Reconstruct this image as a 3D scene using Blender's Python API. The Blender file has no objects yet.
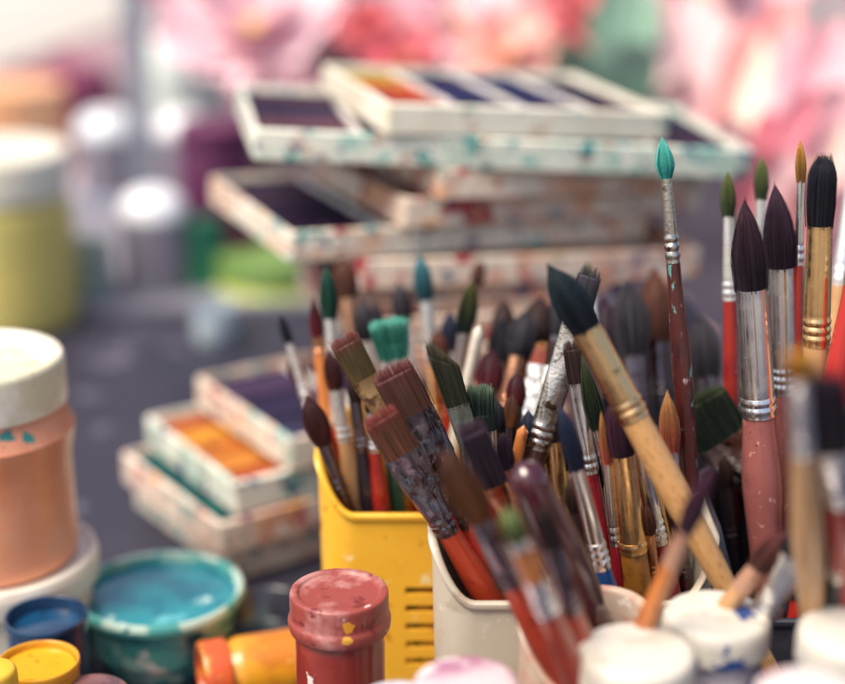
import bpy, bmesh, math, random
from mathutils import Vector, Matrix, Quaternion, noise as mnoise

random.seed(11)
SC = bpy.context.scene
COL = SC.collection
PI = math.pi

# ------------------------------------------------------------------ camera model
H, PITCH, FPX, CX, CY = 0.39, math.radians(19.0), 1605.0, 422.5, 342.0
SP, CP = math.sin(PITCH), math.cos(PITCH)
CAM = Vector((0, 0, H))
FW, UP, RT = Vector((0, CP, -SP)), Vector((0, SP, CP)), Vector((1, 0, 0))
FOCUS = 0.625

def ray(px, py):
    return FW + RT * ((px - CX) / FPX) + UP * (-(py - CY) / FPX)
def P(px, py, Z):
    return CAM + ray(px, py) * Z
def at_z(px, py, z):
    d = ray(px, py); return CAM + d * ((z - H) / d.z)
def at_y(px, py, y):
    d = ray(px, py); return CAM + d * (y / d.y)
def proj(p):
    d = p - CAM; Z = d.dot(FW)
    return CX + FPX * d.x / Z, CY - FPX * d.dot(UP) / Z, Z

# ------------------------------------------------------------------ colours / materials
def S(hexs, k=1.0):
    hexs = hexs.lstrip('#')
    out = []
    for i in (0, 2, 4):
        c = int(hexs[i:i + 2], 16) / 255
        out.append((c / 12.92 if c <= .04045 else ((c + .055) / 1.055) ** 2.4) * k)
    return tuple(out) + (1.0,)

MATS = {}
def mat(name, base, rough=.5, metal=0.0, layers=(), stains=(), bump=None, coat=0.0, stretch=(1, 1, 1), spec=.5,
        rough_var=0.0, sss=0.0, grain=None):
    """procedural material. layers: (hex, scale, threshold, softness); stains: (centre, radius, hex) in object space"""
    if name in MATS: return MATS[name]
    m = bpy.data.materials.new(name); m.use_nodes = True
    nt = m.node_tree; N = nt.nodes; L = nt.links
    bs = N['Principled BSDF']
    tc = N.new('ShaderNodeTexCoord'); oi = N.new('ShaderNodeObjectInfo')
    off = N.new('ShaderNodeVectorMath'); off.operation = 'MULTIPLY_ADD'
    comb = N.new('ShaderNodeCombineXYZ')
    for k in range(3): L.new(oi.outputs['Random'], comb.inputs[k])
    L.new(comb.outputs[0], off.inputs[0]); off.inputs[1].default_value = (7.3, 3.1, 5.7)
    mp = N.new('ShaderNodeMapping'); mp.inputs['Scale'].default_value = stretch
    L.new(tc.outputs['Object'], mp.inputs['Vector']); L.new(mp.outputs[0], off.inputs[2])
    vec = off.outputs[0]
    base = S(base) if isinstance(base, str) else base
    rgb = N.new('ShaderNodeRGB'); rgb.outputs[0].default_value = base
    cur = rgb.outputs[0]
    def mixin(fac, col):
        nonlocal cur
        mx = N.new('ShaderNodeMix'); mx.data_type = 'RGBA'
        L.new(fac, mx.inputs[0]); L.new(cur, mx.inputs[6]); mx.inputs[7].default_value = S(col) if isinstance(col, str) else col
        cur = mx.outputs[2]
    for i, (col, sc, th, soft) in enumerate(layers):
        nz = N.new('ShaderNodeTexNoise'); nz.noise_dimensions = '4D'
        nz.inputs['W'].default_value = 3.7 * i + len(name) * .31
        nz.inputs['Scale'].default_value = sc; nz.inputs['Detail'].default_value = 4; nz.inputs['Roughness'].default_value = .6
        L.new(vec, nz.inputs['Vector'])
        mr = N.new('ShaderNodeMapRange'); mr.inputs['From Min'].default_value = th; mr.inputs['From Max'].default_value = th + soft
        L.new(nz.outputs[0], mr.inputs['Value']); mixin(mr.outputs[0], col)
    if stains:
        nz = N.new('ShaderNodeTexNoise'); nz.inputs['Scale'].default_value = 210; nz.inputs['Detail'].default_value = 4
        L.new(tc.outputs['Object'], nz.inputs['Vector'])
        for (c, r, col) in stains:
            ds = N.new('ShaderNodeVectorMath'); ds.operation = 'DISTANCE'
            L.new(tc.outputs['Object'], ds.inputs[0]); ds.inputs[1].default_value = c
            ad = N.new('ShaderNodeMath'); ad.operation = 'MULTIPLY_ADD'
            L.new(nz.outputs[0], ad.inputs[0]); ad.inputs[1].default_value = r * 3.2; L.new(ds.outputs['Value'], ad.inputs[2])
            mr = N.new('ShaderNodeMapRange'); mr.inputs['From Min'].default_value = r * 2.6; mr.inputs['From Max'].default_value = r * 2.4
            L.new(ad.outputs[0], mr.inputs['Value']); mixin(mr.outputs[0], col)
    L.new(cur, bs.inputs['Base Color'])
    bs.inputs['Roughness'].default_value = rough; bs.inputs['Metallic'].default_value = metal
    bs.inputs['Specular IOR Level'].default_value = spec
    if coat: bs.inputs['Coat Weight'].default_value = coat; bs.inputs['Coat Roughness'].default_value = .12
    if sss:
        bs.inputs['Subsurface Weight'].default_value = sss; bs.inputs['Subsurface Radius'].default_value = (.004, .003, .002)
    if rough_var:
        nz = N.new('ShaderNodeTexNoise'); nz.inputs['Scale'].default_value = 220; nz.inputs['Detail'].default_value = 5
        L.new(vec, nz.inputs['Vector'])
        mr = N.new('ShaderNodeMapRange'); mr.inputs['From Min'].default_value = .3; mr.inputs['From Max'].default_value = .7
        mr.inputs['To Min'].default_value = max(.03, rough - rough_var); mr.inputs['To Max'].default_value = rough + rough_var
        L.new(nz.outputs[0], mr.inputs['Value']); L.new(mr.outputs[0], bs.inputs['Roughness'])
    if bump:
        nz = N.new('ShaderNodeTexNoise'); nz.inputs['Scale'].default_value = bump[0]; nz.inputs['Detail'].default_value = 4
        L.new(vec, nz.inputs['Vector'])
        bp = N.new('ShaderNodeBump'); bp.inputs['Strength'].default_value = bump[1]; bp.inputs['Distance'].default_value = .001
        L.new(nz.outputs[0], bp.inputs['Height']); L.new(bp.outputs[0], bs.inputs['Normal'])
    MATS[name] = m
    return m

def hair_mat():
    if 'brush_hair' in MATS: return MATS['brush_hair']
    m = bpy.data.materials.new('brush_hair'); m.use_nodes = True
    nt = m.node_tree; N = nt.nodes; L = nt.links; bs = N['Principled BSDF']
    at = N.new('ShaderNodeAttribute'); at.attribute_name = 'Col'
    L.new(at.outputs['Color'], bs.inputs['Base Color'])
    bs.inputs['Roughness'].default_value = .62; bs.inputs['Specular IOR Level'].default_value = .3
    MATS['brush_hair'] = m
    return m

# ------------------------------------------------------------------ object helpers
def tag(o, label=None, cat=None, group=None, kind=None):
    if label: o['label'] = label
    if cat: o['category'] = cat
    if group: o['group'] = group
    if kind: o['kind'] = kind
    return o

def thing(name, label, cat, loc=(0, 0, 0), rot=None, group=None):
    o = bpy.data.objects.new(name, None); COL.objects.link(o)
    o.empty_display_size = .01; o.location = loc
    if rot is not None:
        o.rotation_mode = 'QUATERNION'; o.rotation_quaternion = rot
    return tag(o, label, cat, group)

def link(name, verts, faces, material, parent=None, smooth=True, sharp=40, cols=None):
    me = bpy.data.meshes.new(name); me.from_pydata([tuple(v) for v in verts], [], faces); me.update()
    bm = bmesh.new(); bm.from_mesh(me); bmesh.ops.recalc_face_normals(bm, faces=bm.faces); bm.to_mesh(me); bm.free()
    if cols:
        a = me.color_attributes.new('Col', 'FLOAT_COLOR', 'POINT')
        flat = []
        for c in cols: flat.extend((c[0], c[1], c[2], 1.0))
        a.data.foreach_set('color', flat)
    if smooth:
        me.polygons.foreach_set('use_smooth', [True] * len(me.polygons))
        if sharp: me.set_sharp_from_angle(angle=math.radians(sharp))
    me.materials.append(material)
    o = bpy.data.objects.new(name, me); COL.objects.link(o)
    if parent: o.parent = parent
    return o

class MB:
    def __init__(s): s.v = []; s.f = []; s.c = []
    def rings(s, rings, closed=True, cap0=True, cap1=True):
        n = len(rings[0]); b = len(s.v)
        for r in rings: s.v.extend(r)
        for i in range(len(rings) - 1):
            for j in range(n if closed else n - 1):
                a = b + i * n + j; c = b + i * n + (j + 1) % n
                s.f.append((a, c, c + n, a + n))
        if cap0: s.f.append(tuple(b + j for j in range(n))[::-1])
        if cap1: s.f.append(tuple(b + (len(rings) - 1) * n + j for j in range(n)))
        return s
    def box(s, x0, x1, y0, y1, z0, z1, bev=0.0):
        bm = bmesh.new(); bmesh.ops.create_cube(bm, size=1)
        for v in bm.verts:
            v.co = Vector(((x0 + x1) / 2 + v.co.x * (x1 - x0), (y0 + y1) / 2 + v.co.y * (y1 - y0), (z0 + z1) / 2 + v.co.z * (z1 - z0)))
        if bev: bmesh.ops.bevel(bm, geom=bm.edges[:], offset=bev, segments=2, affect='EDGES', profile=.6)
        b = len(s.v)
        for i, v in enumerate(bm.verts): v.index = i; s.v.append(tuple(v.co))
        for f in bm.faces: s.f.append(tuple(b + v.index for v in f.verts))
        bm.free(); return s
    def build(s, name, m, parent=None, **k):
        return link(name, s.v, s.f, m, parent, cols=s.c or None, **k)

def ring(z, rx, ry=None, n=32, cx=0, cy=0, e=2.0, twist=0):
    ry = rx if ry is None else ry
    out = []
    for j in range(n):
        a = 2 * PI * j / n + twist
        c, q = math.cos(a), math.sin(a)
        out.append((cx + rx * math.copysign(abs(c) ** (2 / e), c), cy + ry * math.copysign(abs(q) ** (2 / e), q), z))
    return out

def lathe(name, prof, m, parent=None, n=72, knurl=None, wob=0.0, capped=True, **k):
    """prof: (r, z) from bottom to top (and back in for hollow things)"""
    mb = MB(); rs = []
    sd = random.random() * 50
    for (r, z) in prof:
        rr = []
        for j in range(n):
            a = 2 * PI * j / n; q = r
            if knurl and knurl[1] <= z <= knurl[2]: q += knurl[3] * (1 if (j * knurl[0] * 2 // n) % 2 else -1)
            if wob: q += wob * mnoise.noise(Vector((math.cos(a) * 1.5, math.sin(a) * 1.5, z * 60 + sd)))
            rr.append((q * math.cos(a), q * math.sin(a), z))
        rs.append(rr)
    mb.rings(rs, cap0=capped and prof[0][0] > 1e-5, cap1=capped and prof[-1][0] > 1e-5)
    return mb.build(name, m, parent, **k)

def rnd_prof(pts, rad=.0012, seg=3):
    """round the corners of a lathe profile"""
    out = [pts[0]]
    for i in range(1, len(pts) - 1):
        a, b, c = Vector(pts[i - 1]), Vector(pts[i]), Vector(pts[i + 1])
        d1 = min(rad, (a - b).length * .45); d2 = min(rad, (c - b).length * .45)
        p = b + (a - b).normalized() * d1; q = b + (c - b).normalized() * d2
        for k in range(seg + 1):
            t = k / seg
            r = p.lerp(b, t).lerp(b.lerp(q, t), t); out.append((r.x, r.y))
    out.append(pts[-1])
    return out

def sm(t):
    t = max(0, min(1, t)); return t * t * (3 - 2 * t)

# ------------------------------------------------------------------ shared materials
WHITE_ST = [('dfc0a6', 26, .46, .14), ('d0a084', 70, .55, .10), ('8fb4a8', 60, .57, .06), ('2f8f8c', 56, .60, .03), ('a84444', 70, .60, .04), ('6a6480', 110, .585, .06), ('d9985c', 80, .62, .06), ('efe8d8', 130, .57, .08)]
M_BOX = mat('stained_box_plastic', 'e0d6c2', .45, layers=WHITE_ST, bump=(400, .1))
M_BOX_CLEAN = mat('cream_box_plastic', 'e6dfcc', .42, layers=[('d8cdb4', 30, .48, .14), ('c8aa90', 80, .58, .08), ('8aaa9c', 90, .61, .06), ('8a8090', 130, .62, .05)], bump=(400, .08))
M_BOX_PINK = mat('pink_stained_box_plastic', 'e3cdb8', .48, layers=[('d89a7c', 34, .48, .14), ('b0383e', 50, .55, .05), ('dca064', 70, .57, .08), ('6c6480', 100, .58, .06), ('5f9a94', 90, .60, .05), ('e8dcc8', 110, .55, .08)], bump=(400, .1))
M_BOX_TEAL = mat('teal_stained_box_plastic', 'e2e0cf', .45, layers=[('b8ccb8', 30, .47, .14), ('8cbcae', 60, .55, .06), ('2f8f8a', 60, .59, .03), ('34507a', 70, .62, .03), ('b8806c', 90, .59, .06), ('5a5c74', 110, .60, .05), ('efe8d8', 120, .56, .08)], bump=(400, .1))

FERR = {
    'silver': mat('bright_nickel', (.84, .82, .80, 1), .21, .97, layers=[('8a7f78', 90, .66, .05), ('6c9a94', 160, .70, .03)], rough_var=.1),
    'aged': mat('tarnished_nickel', (.60, .53, .45, 1), .26, 1.0, layers=[('5c4a3c', 180, .58, .08), ('4fa8a0', 260, .66, .03), ('d8c8a8', 300, .66, .05)], rough_var=.12, bump=(700, .25)),
    'gold': mat('brass_gold', (.95, .60, .27, 1), .26, .97, layers=[('8a5a30', 120, .66, .08)], rough_var=.09),
    'dullgold': mat('dull_gold', (.82, .52, .25, 1), .3, 1.0, layers=[('7a5a3a', 120, .6, .1)], rough_var=.1),
    'copper': mat('copper_tone', (.66, .33, .18, 1), .28, 1.0, layers=[('6a3a2a', 120, .6, .1)], rough_var=.1),
    'dark': mat('smeared_dark_steel', (.20, .165, .18, 1), .16, .92, layers=[('5a3c3a', 120, .56, .08), ('b8a8a0', 260, .66, .03)], rough_var=.1, bump=(260, .15)),
    'olive': mat('green_smeared_steel', (.22, .24, .2, 1), .3, .7, layers=[('6f8a74', 160, .55, .06), ('a8b8a8', 300, .64, .04)], rough_var=.12, bump=(300, .3)),
    'white': mat('pale_nickel', (.86, .83, .77, 1), .3, .75, layers=[('9a8a7c', 120, .64, .05)], rough_var=.1),
    'brown': mat('brown_smeared_brass', (.36, .22, .1, 1), .4, .6, layers=[('5a3a28', 150, .52, .08)], bump=(300, .2)),
    'wood': mat('copper_pink_ferrule', (.62, .34, .22, 1), .4, .4, layers=[('8a4a3a', 120, .58, .08)]),
}
WS = (1, 1, .08)
HAND = {
    'mahogany': mat('chipped_mahogany_lacquer', '4a1c18', .28, coat=.6, layers=[('2a1418', 160, .5, .1), ('5f9490', 300, .63, .02), ('a08c84', 400, .645, .02)], stretch=(1, 1, .35), bump=(500, .25)),
    'red': mat('red_lacquer', 'a02a22', .28, coat=.6, layers=[('8a1a1c', 90, .52, .15), ('5a1418', 240, .62, .04), ('d8b8a8', 300, .66, .02)]),
    'orange_red': mat('orange_red_lacquer', 'a83a20', .28, coat=.6, layers=[('7a2418', 90, .52, .15)]),
    'crimson': mat('crimson_lacquer', '8a1626', .22, coat=.7, layers=[('55101c', 90, .54, .15)]),
    'pink': mat('dusty_pink_lacquer', '985852', .32, coat=.5, layers=[('7e4442', 70, .5, .15), ('c08a80', 300, .63, .03), ('5a3034', 260, .68, .02)]),
    'wood': mat('natural_wood', 'c99a6a', .42, coat=.35, layers=[('a87a4c', 600, .5, .2), ('e0b88a', 500, .58, .1)], stretch=WS),
    'stained_wood': mat('paint_spotted_wood', 'c8965f', .42, coat=.3, layers=[('a8763f', 600, .5, .2), ('3a8a7c', 130, .70, .02), ('c02a30', 120, .715, .015)], stretch=(1, 1, .4)),
    'blue': mat('blue_lacquer', '1c4a82', .25, coat=.6, layers=[('143462', 90, .54, .15), ('4a8a9a', 300, .7, .03)]),
    'black': mat('black_lacquer', '1c1c24', .25, coat=.6, layers=[('3a3a44', 200, .66, .05)]),
    'ochre': mat('ochre_varnished_wood', '9a6426', .25, coat=.7, layers=[('6a3e18', 140, .5, .2)]),
    'brown': mat('dark_brown_lacquer', '3c221c', .3, coat=.5, layers=[('5a3628', 160, .56, .1)]),
    'maroon': mat('glossy_maroon_lacquer', '42141c', .16, coat=1.0, layers=[('2c1018', 60, .5, .2)]),
    'orange': mat('orange_handle_paint', 'c9783a', .35, coat=.4, layers=[('9a4f24', 140, .55, .1)]),
    'green': mat('green_lacquer', '1f5a48', .3, coat=.5, layers=[('d98a3c', 80, .66, .03)]),
    'cream': mat('cream_lacquer', 'e0d6c4', .3, coat=.5, layers=[('b9a48c', 140, .6, .1)]),
    'tip_red_black': mat('red_handle_paint', 'b8302a', .25, coat=.6),
}
HC = {  # hair colours: (root, tip)
    'teal': ('2a8078', '48a598'), 'green': ('2f3a24', '575f32'), 'plum': ('211822', '341c28'), 'plum2': ('261a26', '331e2e'),
    'ochre': ('6a4a22', 'a87a34'), 'black': ('171820', '1f1e28'), 'navyteal': ('10131e', '16262e'), 'dkbrown': ('2a1c1a', '3a2622'),
    'coral': ('964838', '94683a'), 'dkgreen': ('1e2820', '343c24'), 'purple': ('38202e', '4e2a3c'), 'navy': ('181c2e', '232a40'),
    'brown': ('5a3626', '6a2c28'), 'brown2': ('4c2e26', '5a2a2a'), 'olive': ('4a3c22', '5a2a28'), 'minty': ('225e50', '4f9484'),
    'darkolive': ('2a2a1e', '3a3628'), 'mixgreen': ('1c2a24', '4a5a48'), 'blackgreen': ('14241e', '17402e'), 'redbrown': ('4a2420', '3c1c1e'),
    'wine': ('5a1820', '3a1620'), 'rust': ('4a2a20', '5a3426'), 'steelteal': ('22424a', '3a707a'), 'charcoal': ('26242a', '38343a'),
    'forest': ('123a2c', '18463a'), 'orange': ('b87828', 'd09a44'), 'amber': ('6e4424', '4a2c20'), 'orangeolive': ('5a5a30', '6a7a48'),
    'greenblack': ('1c2a28', '4a4a22'),
}

# ------------------------------------------------------------------ paintbrush builder
BR_GROUP = 'paintbrushes standing in the cups'
CUPS = {}
def tri_strand(mb, pts, w, col_fn, ax):
    """a thin three sided hair through pts"""
    b = len(mb.v); n = len(pts)
    for i, p in enumerate(pts):
        r = w * (1 - .75 * i / (n - 1))
        for k in range(3):
            a = 2 * PI * k / 3 + ax
            mb.v.append((p[0] + r * math.cos(a), p[1] + r * math.sin(a), p[2])); mb.c.append(col_fn(i / (n - 1)))
    for i in range(n - 1):
        for k in range(3):
            a = b + i * 3 + k; c = b + i * 3 + (k + 1) % 3
            mb.f.append((a, c, c + 3, a + 3))
    t = b + (n - 1) * 3
    mb.f.append((t, t + 1, t + 2))

def make_bristle(root, z0, L, kind, rb, rf, flat, cols, slant=0, bend=0, ns=160, messy=1.0, blunt=2.0, flare=1.0):
    ca, cb = S(HC[cols][0]), S(HC[cols][1])
    mb = MB()
    def cmix(t, v):
        t = sm(t * 1.1 - .05) if kind == 'round' else sm((t - .55) / .4)
        return tuple((ca[i] * (1 - t) + cb[i] * t) * v for i in range(3))
    def rad(t):
        if kind == 'round':
            if t < .32: return rf * .93 + (rb - rf * .93) * sm(t / .32)
            return rb * max(0.02 if blunt < 5 else .42, 1 - ((t - .32) / .68) ** blunt)
        return (rf * .97) + (rb - rf * .97) * t ** .8
    def thick(t):
        if kind == 'round': return rad(t)
        return max(flat * rf * (1 - .55 * t), .0006)
    core = .97 if kind == 'round' else (.84 if messy < 1.5 else .42)
    nseg = 14; rings = []; n = 28
    for i in range(nseg + 1):
        t = core * i / nseg
        k = .95
        rg = ring(0, rad(t) * k, thick(t) * k, n, e=2 if kind == 'round' else 2.6)
        rr = []
        for (x, y, _) in rg:
            zz = z0 - .002 + (L + .002) * t * (1 + slant * (x / max(rb, 1e-5)) * (t ** 2))
            fr = 1 + .05 * mnoise.noise(Vector((math.atan2(y, x) * 5, t * 1.2, z0 * 50 + L * 900)))
            rr.append((x * fr + bend * t * t, y * fr, zz)); mb.c.append(cmix(t, .82 + .3 * mnoise.noise(Vector((x * 3000, y * 3000, 0)))))
        rings.append(rr)
    mb.rings(rings)
    for s in range(int(ns * 1.9)):
        a = random.random() * 2 * PI; rho = random.choice((1, 1, 1, .8, .5)) * random.uniform(.94, 1.035)
        if kind != 'round': rho = random.uniform(.15, 1.0) ** .6
        end = (random.uniform(.78, 1.0) if blunt < 3 else random.uniform(.9, 1.04)) if kind == 'round' else random.uniform(.90, 1.03) + .07 * mnoise.noise(Vector((math.cos(a) * rho * 3 + L * 7000, math.sin(a), L * 900))) - .10 * (abs(math.cos(a)) * rho) ** 4
        if random.random() < .06 * messy: rho *= random.uniform(1.05, 1.22); end = min(1.08, end + .06)
        v = random.choice((.55, .8, 1, 1.2, 1.5, 2.1)) * random.uniform(.85, 1.15); pts = []; m = 6
        cl = Vector((round(a * 2.2), L * 900, 0)); dx, dy = (.09 * mnoise.noise(cl * 1.7) + random.gauss(0, .03)) * messy, (.09 * mnoise.noise(cl * 2.3) + random.gauss(0, .03)) * messy
        cphi, sphi = math.cos(a), math.sin(a)
        e = 2 if kind == 'round' else 2.6
        ux, uy = math.copysign(abs(cphi) ** (2 / e), cphi), math.copysign(abs(sphi) ** (2 / e), sphi)
        for i in range(m + 1):
            t = end * i / m
            x = ux * rad(min(t, 1)) * rho * flare ** t + dx * rb * t * t; y = uy * thick(min(t, 1)) * rho + dy * rb * t * t
            pts.append((x + bend * t * t, y, z0 - .001 + (L + .001) * t * (1 + slant * (x / max(rb, 1e-5)) * (t ** 2))))
        tri_strand(mb, pts, random.uniform(.00010, .00019) * (1 if messy < 1.5 else 1.7), lambda t, v=v, en=end: cmix(t * en, v), a)
    return mb.build('bristles', hair_mat(), root, sharp=0)

def make_ferrule(root, z0, z1, r0, r1, flat, matname, crinkle=0.0, crimps=2):
    """z0 = lower end (crimped on the handle), z1 = mouth"""
    mb = MB(); rings = []; n = 40; L = z1 - z0
    zs = set(i / 26 for i in range(27))
    cr = []
    if crimps:
        step = min(.0034, L * .12)
        cr = [z0 + step * (.9 + k * 1.0) for k in range(crimps)]
        for c in cr:
            for d in (-.5, -.3, -.12, 0, .12, .3, .5): zs.add((c + d * step - z0) / L)
    zs = sorted(z for z in zs if 0 <= z <= 1)
    sd = random.random() * 90
    for t in zs:
        z = z0 + L * t
        k = sm((t - .12) / .75)
        rx = r0 + (r1 - r0) * sm(t) if flat else r0 + (r1 - r0) * t
        ry = rx + ((flat * r1) - rx) * k if flat else rx
        bulge = 0
        for c in cr:
            d = abs(z - c) / (step * .5)
            if d < 1: bulge += (.00026 + .02 * rx) * (math.cos(d * PI) * .5 + .5)
            elif d < 1.3: bulge -= .0001
        if t > .97: rx *= 1.015; ry *= 1.015
        rg = ring(z, rx + bulge, ry + bulge, n, e=2 + .8 * k * (1 if flat else 0))
        if crinkle:
            rr = []
            for (x, y, zz) in rg:
                q = crinkle * (mnoise.noise(Vector((x * 230 + sd, y * 60, zz * 36))) + .8 * abs(mnoise.noise(Vector((x * 420 + zz * 120, y * 100 + sd, zz * 70)))) + .35 * mnoise.noise(Vector((x * 700, sd, zz * 380)))) * min(1, 4 * t * (1.05 - t))
                d = Vector((x, y, 0)).normalized() if (x or y) else Vector((0, 0, 0))
                rr.append((x + d.x * q * .4, y + math.copysign(1, y) * q, zz))
            rg = rr
        rings.append(rg)
    rings.append(ring(z1, r1 * .86, (flat * r1 if flat else r1) * .86, n, e=2.8 if flat else 2))
    rings.append(ring(z1 - .004, r1 * .8, (flat * r1 if flat else r1) * .8, n, e=2.8 if flat else 2))
    mb.rings(rings, cap0=True, cap1=True)
    return mb.build('ferrule', FERR[matname], root, sharp=32)

def make_handle(root, ztop, L, r0, rmax, m, zdir=-1, endk=.38, bell=.22):
    """lacquered handle starting at ztop and running L in zdir"""
    mb = MB(); rings = []
    for i in range(41):
        t = i / 40
        if t < bell: r = r0 * .94 + (rmax - r0 * .94) * sm(t / bell)
        else: r = rmax + (rmax * endk - rmax) * ((t - bell) / (1 - bell)) ** .9
        d = (1 - t) * L
        rend = rmax * endk * 1.2
        if d < rend: r *= math.sqrt(max(0.0, 1 - (1 - d / rend) ** 2)) * .97 + .03
        rings.append(ring(ztop + zdir * L * t, r, r, 28))
    mb.rings(rings)
    return mb.build('handle', m, root)

def axis_at(T, u, img_len, tp):
    lo, hi = 0.0, .3
    for _ in range(40):
        mid = (lo + hi) / 2
        x, y, _z = proj(T - u * mid)
        if math.hypot(x - tp[0], y - tp[1]) < img_len: lo = mid
        else: hi = mid
    return lo

def brush(label, tip, b, e, q, Z, cup, dy, kind='round', wb=20, wf=18, we=20, wh=24, hair='plum', ferr='silver', hand='red',
          flat=.3, ns=150, roll=0, crinkle=0, Lmax=None, slant=0, bend=0, messy=1.0, blunt=2.0, crimps=2, flipped=False, band=None, smear=None, flare=1.0, bell=.22, endk=.38):
    x0, x1, y0, y1 = CUPS[cup]
    Yb = y0 + (y1 - y0) * dy
    T = P(tip[0], tip[1], Z)
    _, yb, _ = proj(Vector((0, Yb, .006)))
    xb = tip[0] + (q[0] - tip[0]) / (q[1] - tip[1]) * (yb - tip[1])
    B = at_z(xb, yb, .006)
    if Lmax and (T - B).length > Lmax: B = T + (B - T).normalized() * Lmax
    if not Lmax and not (x0 <= B.x <= x1):
        print('  base outside', cup, 'x %.3f (%.3f..%.3f) by' % (B.x, x0, x1), label)
    u = (T - B).normalized(); L = (T - B).length
    toc = (CAM - T); yv = -(toc - u * toc.dot(u)).normalized(); xv = yv.cross(u)
    M = Matrix((xv, yv, u)).transposed()
    rot = M.to_quaternion() @ Quaternion((0, 0, 1), math.radians(roll))
    root = thing('paintbrush', label, 'paintbrush', B, rot, BR_GROUP)
    def wid(px, d):
        return px / FPX * proj(T - u * d)[2] / 2
    if flipped:
        # handle end up: tip = top of the handle
        hl = min(L * .72, .17); r = wid(wh, min(.05, hl * .5))
        make_handle(root, L - hl, hl, r * .75, r, HAND[hand], +1, endk=endk, bell=max(bell, .45))
        fl = (L - hl) * .6
        make_ferrule(root, L - hl - fl, L - hl + .001, r * .72, r * .78, 0, ferr)
        make_bristle_down(root, L - hl - fl, r)
        return root
    db = axis_at(T, u, math.hypot(b[0] - tip[0], b[1] - tip[1]), tip)
    de = axis_at(T, u, math.hypot(e[0] - tip[0], e[1] - tip[1]), tip)
    rb, rf, re_, rh = wid(wb, db * .5), wid(wf, db), wid(we, de), wid(wh, de + .03)
    fl = flat if kind == 'flat' else 0
    make_bristle(root, L - db, db, kind, rb, rf, fl if fl else 1, hair, slant, bend, ns, messy, blunt, flare)
    make_ferrule(root, L - de, L - db, re_, rf, fl, ferr, crinkle, crimps)
    make_handle(root, L - de + .002, L - de + .002, re_, rh, HAND[hand], -1, bell=bell, endk=endk)
    if smear:
        d0 = axis_at(T, u, math.hypot(smear[0][0] - tip[0], smear[0][1] - tip[1]), tip); d1 = axis_at(T, u, math.hypot(smear[1][0] - tip[0], smear[1][1] - tip[1]), tip)
        mb = MB(); n = 14; g = []
        for i in range(n + 1):
            t = i / n; d = d0 + (d1 - d0) * t; k = (d - db) / (de - db); rr = (rf + (re_ - rf) * k) * 1.04 + .0003
            hw = 1.15 * math.sqrt(max(.02, 1 - (2 * t - 1) ** 4))
            g.append([(rr * math.sin(hw * (j / 4 - 1)), -rr * math.cos(hw * (j / 4 - 1)), L - d) for j in range(9)])
        mb.rings(g, closed=False, cap0=False, cap1=False); mb.build('paint_smear', HAND[smear[2]], root)
    if band:
        mb = MB(); zb0, zb1 = band[0] * L, band[1] * L
        mb.rings([ring(zb0, rh * .96, n=28), ring(zb0, rh * 1.01, n=28), ring(zb1, rh * 1.03, n=28), ring(zb1, rh * .96, n=28)])
        mb.build('paint_band', HAND[band[2]], root)
    return root

def make_bristle_down(root, z1, r):
    mb = MB(); rings = []
    c = S('2a1c1a')
    for i in range(9):
        t = i / 8
        rings.append(ring(z1 + .001 - (z1 - .001) * t, r * .7 * (1 - t * t * .9), n=20))
        mb.c.extend([c[:3]] * 20)
    mb.rings(rings)
    mb.build('bristles', hair_mat(), root)

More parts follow.
